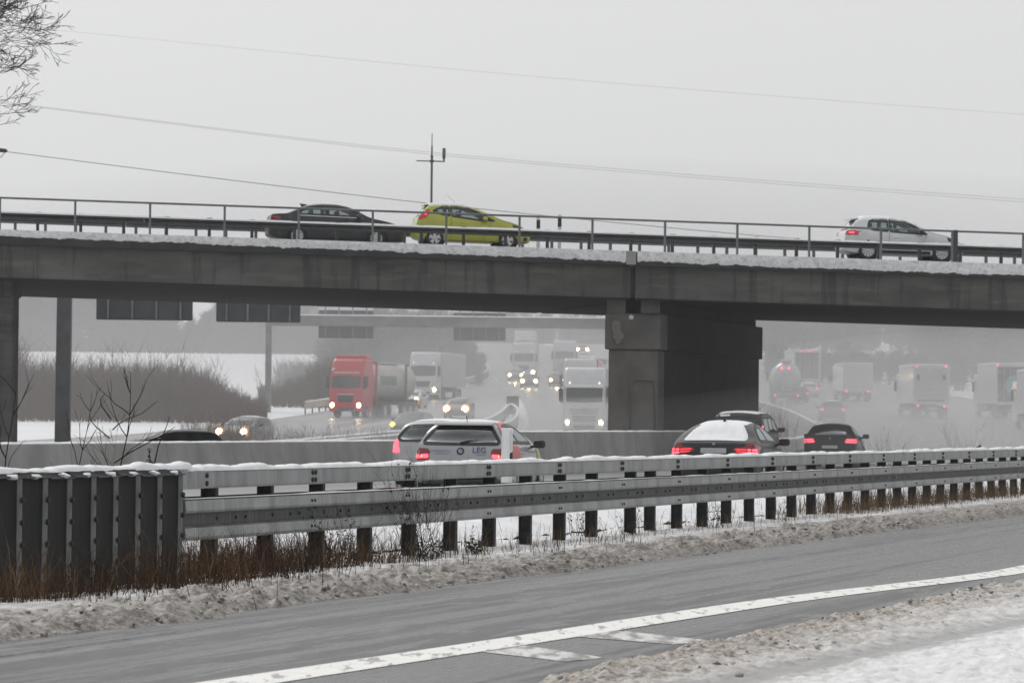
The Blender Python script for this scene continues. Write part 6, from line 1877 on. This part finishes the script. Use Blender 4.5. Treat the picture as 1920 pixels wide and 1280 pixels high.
# ------------------------------------------------------------------ plants
def grow(b, p, d, length, r, depth, rng, spread=0.5, n_seg=3, ratio=0.72, kids=(2, 4), sides=4, up=0.15, minr=0.0):
    """A branch and its forks, added to b."""
    pts = [p.copy()]; rs = [r]
    q = p.copy(); dd = d.copy()
    nodes = []
    for i in range(n_seg):
        dd = (dd + Vector((rng.gauss(0, .12), rng.gauss(0, .12), rng.gauss(0, .10) + up * .1))).normalized()
        q = q + dd * (length / n_seg)
        rr = max(minr, r * (1 - .45 * (i + 1) / n_seg))
        pts.append(q.copy()); rs.append(rr); nodes.append((q.copy(), dd.copy(), rr))
    if depth == 0: rs[-1] = max(minr * .5, .0008)
    b.tube(pts, rs, sides if r > .02 else 3, cap=False)
    if depth > 0:
        for k in range(rng.randint(*kids)):
            qn, dn, rn = nodes[rng.randrange(1 if n_seg > 1 else 0, n_seg)] if k else nodes[-1]
            ax = Vector((rng.gauss(0, 1), rng.gauss(0, 1), rng.gauss(0, 1)))
            nd = (dn + (ax - dn * ax.dot(dn)).normalized() * rng.uniform(.5, 1.3) * spread + Vector((0, 0, up * .5))).normalized()
            grow(b, qn, nd, length * ratio * rng.uniform(.75, 1.15), rn * rng.uniform(.55, .8), depth - 1, rng, spread, n_seg, ratio, kids, sides, up, minr)

# the big bare tree at the upper left
rng = random.Random(21)
tx, ty = -17.2, 118.0
tree = thing('bare_tree', 'large leafless tree reaching into the upper left corner', 'tree', (tx, ty, ground(tx, ty) - .1))
tb = MB()
tb.tube([(0, 0, -.3), (.05, 0, 1.5), (0, .05, 4.5), (.1, 0, 8.0), (.2, 0, 11.5), (.2, 0, 15.5)], [.42, .34, .29, .22, .15, .07], 10)
tb.build('trunk', bark_m, tree, True)
cb = MB()
for k in range(64):
    z = rng.uniform(9.9, 16.5); a = rng.uniform(0, 2 * math.pi)
    if k < 46: a = rng.uniform(-.9, .9)
    ln = lerp(2.5, 1.5, (z - 9) / 7)
    grow(cb, Vector((.12, 0, z)), Vector((math.cos(a), math.sin(a), rng.uniform(.05, .45))).normalized(), ln * .92, .075, 6 if k < 46 else 4, rng, .60, 3, .68, (2, 3), 4, .12, .0068)
cb.build('crown', bark_m, tree, fix=False)

# saplings and weeds behind and in front of the steel wall
def sapling(name, label, u, vb, vt, y, seed, lean=0.0, r=.014, depth=3, bush=False, cat='sapling', m=twig_m, kids=(2, 3), spread=.42, grp='bare saplings'):
    base = px(u, vb, y); top = px(u, vt, y)
    gzz = max(ground(base.x, y), 0.0)
    t = thing(name, label, cat, (base.x, y, gzz), 0, grp)
    rng = random.Random(seed)
    h = top.z - gzz
    b = MB()
    pts = []; n = 9
    ph = rng.uniform(0, 6)
    for i in range(n + 1):
        q = i / n
        pts.append(Vector((lean * h * q ** 1.5 + .02 * math.sin(ph + q * 7) * h, .02 * math.cos(ph + q * 5) * h, h * q)))
    b.tube(pts, [lerp(r, r * .18, i / n) for i in range(n + 1)], 5, cap=False)
    b.build('stem', m, t)
    c = MB()
    for i in range(3, n):
        for s in range(rng.randint(1, 2)):
            a = rng.choice((0, math.pi)) + rng.gauss(0, .6)
            el = rng.uniform(.9, 1.9)
            grow(c, pts[i], Vector((math.cos(a), math.sin(a), el)).normalized(), h * rng.uniform(.12, .28) * (1.1 - .5 * i / n), r * .5, depth - 2, rng, spread, 4, .6, kids, 3, .4, .0024)
    c.build('branches', m, t, fix=False)
    return t
sapling('sapling', 'bare sapling at the far left behind the steel wall', 14, 880, 698, 46.0, 3, .02, .012)
sapling('sapling', 'slim bare sapling standing alone behind the middle of the steel wall', 145, 872, 735, 47.5, 4, .06, .010)
t = sapling('sapling', 'tallest bare sapling with wide side branch behind the steel wall', 212, 872, 695, 48.0, 9, .09, .013)
b = MB()
p0 = px(214, 872, 48.0) - t.location
for pts in ([(214, 868), (240, 850), (262, 838), (292, 822), (310, 812), (328, 800)], [(211, 806), (222, 795), (240, 785), (266, 775), (295, 752)], [(208, 785), (190, 760), (188, 748), (196, 738)], [(290, 868), (297, 835), (312, 800), (318, 780)], [(206, 822), (180, 800), (170, 788), (168, 775)]):
    b.tube([px(u, v, 48.0) - t.location for u, v in pts], [lerp(.008, .003, i / (len(pts) - 1)) for i in range(len(pts))], 5, cap=False)
b.build('side_branch', twig_m, t)
sapling('sapling', 'thin straw coloured seed stalk left of the tallest sapling', 178, 872, 775, 47.8, 12, .16, .005, m=straw_m, spread=.5)
t = thing('dead_weed', 'small dark withered weed sticking up at the end of the steel wall', 'weed', px(283, 872, 47.9))
t.location.z = 0.0
b = MB(); rng = random.Random(2)
b.tube([(0, 0, 0), (0, 0, 1.1), (-.02, 0, 1.33)], .006, 4)
b.build('stem', twig_m, t)
b = MB()
for k in range(26):
    z = rng.uniform(1.14, 1.34); a = rng.uniform(0, 6.28); l_ = rng.uniform(.03, .06)
    d = Vector((math.cos(a), math.sin(a), -.6)) * l_; c0 = Vector((-.02 * (z - 1.1) / .23, 0, z)); s_ = Vector((-math.sin(a), math.cos(a), 0)) * .014
    b.add([c0, c0 + d * .5 + s_, c0 + d, c0 + d * .5 - s_], [(0, 1, 2, 3)])
b.build('withered_leaves', leaf_dark, t)

# shrub in front of the rail near the first posts, and low weeds
def shrub(label, t_, d_, h, seed, n=22, m=twig_m, leaves=60, spread=.35, width=.35, name='weed_shrub', base=None):
    base = base if base is not None else rail_pt(t_, d_, 0.05)
    t = thing(name, label, 'shrub', base, 0, 'weeds along the rail')
    rng = random.Random(seed); b = MB(); tips = []
    for k in range(n):
        a = rng.uniform(0, 6.28); q = Vector((math.cos(a), math.sin(a), 0)) * rng.uniform(0, width * .4)
        grow(b, q, Vector((rng.gauss(0, spread), rng.gauss(0, spread), 1)).normalized(), h * rng.uniform(.30, .55), .0045, 2, rng, .38, 3, .72, (1, 3), 3, .35, .0013)
    b.build('stems', m, t, fix=False)
    if leaves:
        vs = b.v; c = MB()
        for k in range(leaves):
            p = Vector(vs[rng.randrange(len(vs))]); a = rng.uniform(0, 6.28); l_ = rng.uniform(.02, .05)
            d = Vector((math.cos(a), math.sin(a), rng.uniform(-1, .4))) * l_; s_ = d.orthogonal().normalized() * l_ * .28
            c.add([p, p + d * .5 + s_, p + d, p + d * .5 - s_], [(0, 1, 2, 3)])
        c.build('withered_leaves', leaf_dark, t, fix=False)
    return t
def rail_t(u):                                   # station along the rail at pixel column u
    return 4.0 * (u - 368.0) / (253.5 - u * 0.0832)
shrub('dark bushy weed shrub reaching up in front of the rail right of the steel wall', rail_t(715), -.45, 1.10, 31, 40, leaves=160, width=.9)
shrub('tangled dark weeds under the rail left of the bushy shrub', rail_t(560), -.40, .62, 32, 34, leaves=200, width=1.0)
shrub('small leafy dark weed on the slush left of the bushy shrub', rail_t(628), -1.1, .34, 33, 16, leaves=120, width=.4)
shrub('drooping dark leafy tuft right below the third rail post', rail_t(775), -.8, .22, 34, 14, leaves=170, width=.4)
shrub('thin weeds around the post in the middle of the rail', rail_t(1135), .3, .42, 35, 14, leaves=40, width=.6)
shrub('dry weeds beside the doubled posts under the rail', rail_t(1160), -.2, .40, 36, 18, leaves=50, width=.7)
shrub('bushy brown weeds right of the doubled posts under the rail', rail_t(1300), -.35, .45, 37, 26, leaves=60, width=.9)
shrub('short dark weed at the foot of a post right of the middle', rail_t(1440), -.3, .45, 38, 18, leaves=40, width=.8)
shrub('bare twiggy weed sticking out above the rail towards the right', rail_t(1690), .5, 1.75, 39, 16, leaves=10, width=1.0)
shrub('wispy weeds rising above the rail at the right edge', rail_t(1850), .5, 1.6, 40, 20, leaves=10, width=1.8)
shrub('low tuft of weeds at the foot of the post left of the middle', rail_t(925), .1, .28, 41, 14, leaves=60, width=.5)

def grass(label, n, tfun, dfun, h0, h1, m, seed, wd=.0035, lean=.35, base_z=None):
    rng = random.Random(seed); b = MB()
    for _ in range(n):
        t = tfun(rng); d = dfun(rng, t)
        if rng.random() > .35 + .9 * smooth(-.25, .25, noise.noise(Vector((t * .9, d * 1.2, seed)))): continue
        p = rail_pt(t, d); p.z = (bank(t, d) if d < .8 else verge(t, d)) - .02
        h = rng.uniform(h0, h1) * rng.uniform(.5, 1.0)
        a = rng.uniform(0, 6.28); l_ = abs(rng.gauss(0, lean)) * h
        bend = Vector((math.cos(a), math.sin(a), 0)) * l_
        w_ = wd * rng.uniform(.7, 1.5)
        s_ = Vector((1, 0, 0)) * w_ if rng.random() < .7 else Vector((.7, .7, 0)) * w_
        m1 = p + bend * .35 + UP * h * .55; e = p + bend + UP * h * (1 - .12 * l_ / max(h, .01))
        b.add([p - s_, p + s_, m1 + s_ * .8, m1 - s_ * .8, e], [(0, 1, 2, 3), (3, 2, 4)])
    return tag(b.build('dry_grass', m, None, fix=False), label, 'grass', kind='stuff')
grass('dense red brown dead grass at the foot of the steel wall', 1900, lambda r: r.uniform(-8, -.3), lambda r, t: -.45 - abs(r.gauss(0, .55)), .10, .75, grass_m, 51, wd=.0028, lean=.75)
grass('red brown dead grass under the first lengths of the rail', 3400, lambda r: -.5 + abs(r.gauss(0, 4.5)) * .9, lambda r, t: r.gauss(.15, .50), .12, .62, grass_m, 52, wd=.0028, lean=.75)
grass('brown dead grass under the far right end of the rail', 3400, lambda r: r.uniform(rail_t(1520), rail_t(1930)), lambda r, t: r.gauss(.0, .45), .15, .66, mat('brown_grass', (0.13, 0.088, 0.05), .9, var=.5, scale=1.2, spec=.15), 53)
grass('thin straw stalks poking through the snow along the rail', 1500, lambda r: r.uniform(2, 50), lambda r, t: r.gauss(-.2, .75), .10, .38, straw_m, 54, wd=.0025)
grass('tan stalks standing among the red brown grass', 900, lambda r: r.uniform(-8, 9), lambda r, t: r.gauss(-.5, .45) if t < -.6 else r.gauss(.0, .5), .2, .85, straw_m, 56, wd=.0026, lean=.7)
grass('sparse dark stalks poking through the slush bank', 500, lambda r: r.uniform(-8, 16), lambda r, t: r.uniform(-1.9, -.4), .06, .30, twig_m, 55, wd=.003)

# hedge and brush beyond the bridge, left
def brush_mass(name, label, n, place, h0, h1, m, seed, wd=.02, fork=3, kind='stuff', cat='bushes'):
    rng = random.Random(seed); b = MB()
    for _ in range(n):
        x, y, hs = place(rng)
        h = rng.uniform(h0, h1) * hs
        p = Vector((x, y, ground(x, y) - .1))
        d = Vector((rng.gauss(0, .16), rng.gauss(0, .16), 1)).normalized()
        e = p + d * h
        w_ = wd * rng.uniform(.7, 1.3)
        s_ = Vector((w_, 0, 0))
        b.add([p - s_, p + s_, e], [(0, 1, 2)])
        for k in range(fork):
            q = p + d * h * rng.uniform(.3, .85)
            e2 = q + Vector((rng.gauss(0, .45), rng.gauss(0, .3), rng.uniform(.35, .9))).normalized() * h * rng.uniform(.18, .42)
            b.add([q - s_ * .7, q + s_ * .7, e2], [(0, 1, 2)])
    return tag(b.build(name, m, None, fix=False), label, cat, kind=kind)
def hedge_place(r):
    u = r.uniform(-150, 500); y = r.uniform(300, 345)
    hs = (1 - .72 * smooth(330, 500, u)) * (1 + .22 * noise.noise(Vector((u * .03, 0, 0))) + .16 * noise.noise(Vector((u * .11, 3, 0)))) * (1 + .25 * smooth(60, 20, u))
    return ux(u, y), y, hs
brush_mass('hedge_brush', 'red brown bare brushwood hedge along the slip road at the left', 9000, hedge_place, 1.4, 3.9, brush_m, 61, .024, 4)
def scrub_place(r):
    u = r.uniform(485, 650); y = r.uniform(352, 430)
    return ux(u, y), y, (.30 + .75 * smooth(490, 650, u)) * (1 + .3 * noise.noise(Vector((u * .05, 1, 0))))
brush_mass('scrub_brush', 'dark bare scrub on the bank left of the red lorry', 3200, scrub_place, 1.2, 3.8, brush_m, 66, .03, 4)
def tall_place(r):
    x, y, hs = hedge_place(r)
    return x, y, hs * 1.28
brush_mass('tall_hedge_stems', 'single taller bare stems standing out of the brushwood hedge', 260, tall_place, 2.8, 4.2, brush_m, 67, .022, 5)
def frost_place(r):
    u = r.gauss(562, 26); y = r.uniform(400, 425)
    return ux(u, y), y, 1.0
brush_mass('frosted_bush', 'pale frosted bush on the snowy slope left of the red lorry', 500, frost_place, 1.5, 3.6, frost_m, 62, .03, 4, kind=None, cat='bush')
def reeds_place(r):
    u = r.uniform(340, 740); y = r.uniform(205, 224)
    return ux(u, y), y, 1.0 + .7 * smooth(540, 420, u)
brush_mass('dry_reeds', 'thin dry stalks on the snow strip below the red lorry', 1100, reeds_place, .5, 1.5, mat('pale_stalk', (.22, .19, .16), .9, var=.3), 63, .012, 2, cat='grass')
def pier_weeds(r):
    y = r.uniform(178, 205); x = f_med(y) - 1.5 + r.gauss(0, .5)
    return x, y, 1.0
brush_mass('median_twigs', 'bare twigs growing in the median right of the pier', 90, pier_weeds, .8, 2.6, brush_m, 64, .014, 4, cat='bushes')

# woods: bare crowns massed far off
def wood(label, n, place, h0, h1, m, seed, dens=60, wd=.05):
    rng = random.Random(seed); b = MB()
    for _ in range(n):
        x, y, hs = place(rng)
        h = rng.uniform(h0, h1) * hs; cw = h * rng.uniform(.22, .36)
        p = Vector((x, y, ground(x, y) - .2))
        s_ = Vector((wd * 1.6, 0, 0))
        b.add([p - s_, p + s_, p + UP * h * .9], [(0, 1, 2)])
        for k in range(dens):
            z = h * rng.random() ** .9
            q = p + Vector((rng.gauss(0, .16) * cw, rng.gauss(0, .16) * cw, z * .82))
            r_ = cw * math.sqrt(max(.04, 1 - ((z / h - .48) / .56) ** 2))
            a = rng.uniform(0, 6.28)
            e = q + Vector((math.cos(a) * r_ * rng.uniform(.4, 1), math.sin(a) * r_ * rng.uniform(.4, 1), h * rng.uniform(.03, .16)))
            dd = (e - q); s2 = Vector((-dd.z, 0, dd.x)); s2 = s2.normalized() * wd * rng.uniform(.6, 1.2) if s2.length > 1e-6 else s_
            b.add([q - s2, q + s2, e], [(0, 1, 2)])
    return tag(b.build('wood', m, None, fix=False), label, 'wood', kind='stuff')
def place_px(u0, u1, y0, y1, hfun=None):
    def f(r):
        u = r.uniform(u0, u1); y = r.uniform(y0, y1)
        return ux(u, y), y, (hfun(u) if hfun else 1.0)
    return f
wood('dense grey wood rising behind the red lorry', 110, place_px(600, 905, 470, 560, lambda u: 1.0 - .62 * smooth(820, 905, u) - .45 * smooth(690, 600, u)), 6.0, 9.0, wood_m, 71, 220, .06)
def fringe_place(r):
    u = r.uniform(-200, 660); y = r.uniform(628, 655)
    return ux(u, y), y, 1.0 - .6 * smooth(.05, .3, noise.noise(Vector((u * .015, 4, 0))))
brush_mass('wood_fringe', 'grey undergrowth along the foot of the far left woods', 5000, fringe_place, 1.5, 4.0, wood_m, 68, .07, 3)
wood('hazy grey wood on the snowy hill at the far left', 190, place_px(-200, 330, 660, 760), 7, 11, wood_m, 72, 130, .09)
wood('hazy grey thicket beyond the snowy field', 90, place_px(330, 660, 640, 700, lambda u: .55 + .45 * smooth(340, 420, u)), 5, 8, wood_m, 73, 200, .09)
wood('far hazy forest belt behind the motorway', 300, place_px(-300, 1300, 1010, 1120), 6, 10, wood_m, 74, 110, .18)
wood('hazy dark trees beside the right carriageway', 70, place_px(1700, 2150, 500, 600, lambda u: .55 + .45 * smooth(1690, 1780, u)), 8, 13, wood_m, 75, 200, .09)
wood('pale hazy forest far behind the lorries on the right', 300, place_px(1350, 2200, 700, 850), 5, 9, wood_m, 76, 120, .16)
wood('grey scrub along the verge behind the lorries on the right', 150, place_px(1440, 2050, 470, 560), 2.5, 4.5, wood_m, 77, 130, .06)
hb = thing('snowy_hedge', 'long clipped hedge with a snow line behind the lorries on the right', 'hedge')
xa, xb_ = ux(1535, 560), ux(1705, 560)
zz = ground((xa + xb_) / 2, 560)
MB().bbox(xa, xb_, 560, 561.5, zz - .3, px(1620, 664, 560).z, .2).build('foliage', mat('hedge_leaf', (.10, .105, .085), .9, var=.4, scale=.8), hb)
MB().bbox(xa, xb_, 559.9, 561.6, px(1620, 664, 560).z + .002, px(1620, 658, 560).z, .12).build('snow', snow, hb)

# ------------------------------------------------------------------ air: even haze over everything, spray hanging over the road beyond the bridge
def volume(name, dens, col, aniso=0.0):
    m = bpy.data.materials.new(name); m.use_nodes = True
    nt = m.node_tree; nt.nodes.clear()
    o = nt.nodes.new('ShaderNodeOutputMaterial'); v = nt.nodes.new('ShaderNodeVolumePrincipled')
    v.inputs['Color'].default_value = tuple(col) + (1,)
    v.inputs['Density'].default_value = dens
    v.inputs['Anisotropy'].default_value = aniso
    nt.links.new(v.outputs[0], o.inputs['Volume'])
    return m
hz = MB().box(-450, 450, -60, 1500, -3, 48).build('haze', volume('haze_air', 0.00020, (0.90, 0.91, 0.93)))
tag(hz, 'pale winter haze over the whole valley', 'haze', kind='stuff')
def mist(label, c, r, dens, col=.74):
    bm = bmesh.new(); bmesh.ops.create_icosphere(bm, subdivisions=4, radius=1.0)
    for v in bm.verts:
        k = 1 + .10 * noise.noise(v.co * 1.7 + Vector((c[0], 0, 0)))
        v.co = Vector((c[0] + v.co.x * r[0] * k, c[1] + v.co.y * r[1] * k, c[2] + v.co.z * r[2] * k))
    me = bpy.data.meshes.new('spray_mist'); bm.to_mesh(me); bm.free()
    me.materials.append(volume('spray_air', dens, (col, col, col + .01)))
    return tag(link('spray_mist', me), label, 'mist', kind='stuff')
mist('spray and mist hanging over both carriageways beyond the bridge', (8, 430, 4), (95, 262, 16), 0.0020)
mist('thicker spray thrown up by the lorries on the right carriageway', (28, 325, 2.6), (22, 125, 5.0), 0.0034, .74)
mist('low spray under the bridge at the foot of the pier', (8, 225, 0.5), (22, 72, 2.4), 0.0036, .90)
mist('thin spray drifting past the near side of the pier', (8.5, 150, 0.2), (7, 15, 2.6), 0.005, .85)
mist('spray swirling about the foot of the bridge pier', (10, 186, 0.3), (13, 24, 2.9), 0.009, .85)
for lab, c, r, dn in (('spray plume behind the white box lorry', (30, 322, 3.0), (3.6, 12, 1.9), .010), ('spray plume behind the pale coach shaped lorry', (29.5, 392, 4.4), (3.4, 11, 1.8), .012),
                      ('spray plume behind the tanker lorry', (22.8, 380, 4.2), (3.2, 11, 1.6), .010), ('spray plume behind the dark backed lorry', (35.5, 322, 2.9), (3.6, 12, 2.0), .010),
                      ('spray plume behind the grey car', (21.8, 312, 2.2), (2.6, 9, 1.0), .010), ('spray swept up from the road before the lorries', (25, 270, 1.6), (9, 22, 1.7), .006),
                      ('spray drifting low beside the oncoming white lorry', (1.5, 255, 1.3), (5, 20, 1.5), .004)):
    mist(lab, c, r, dn, .92)
mist('spray around the oncoming lorries', (1, 370, 4.0), (14, 130, 5.0), 0.0018)
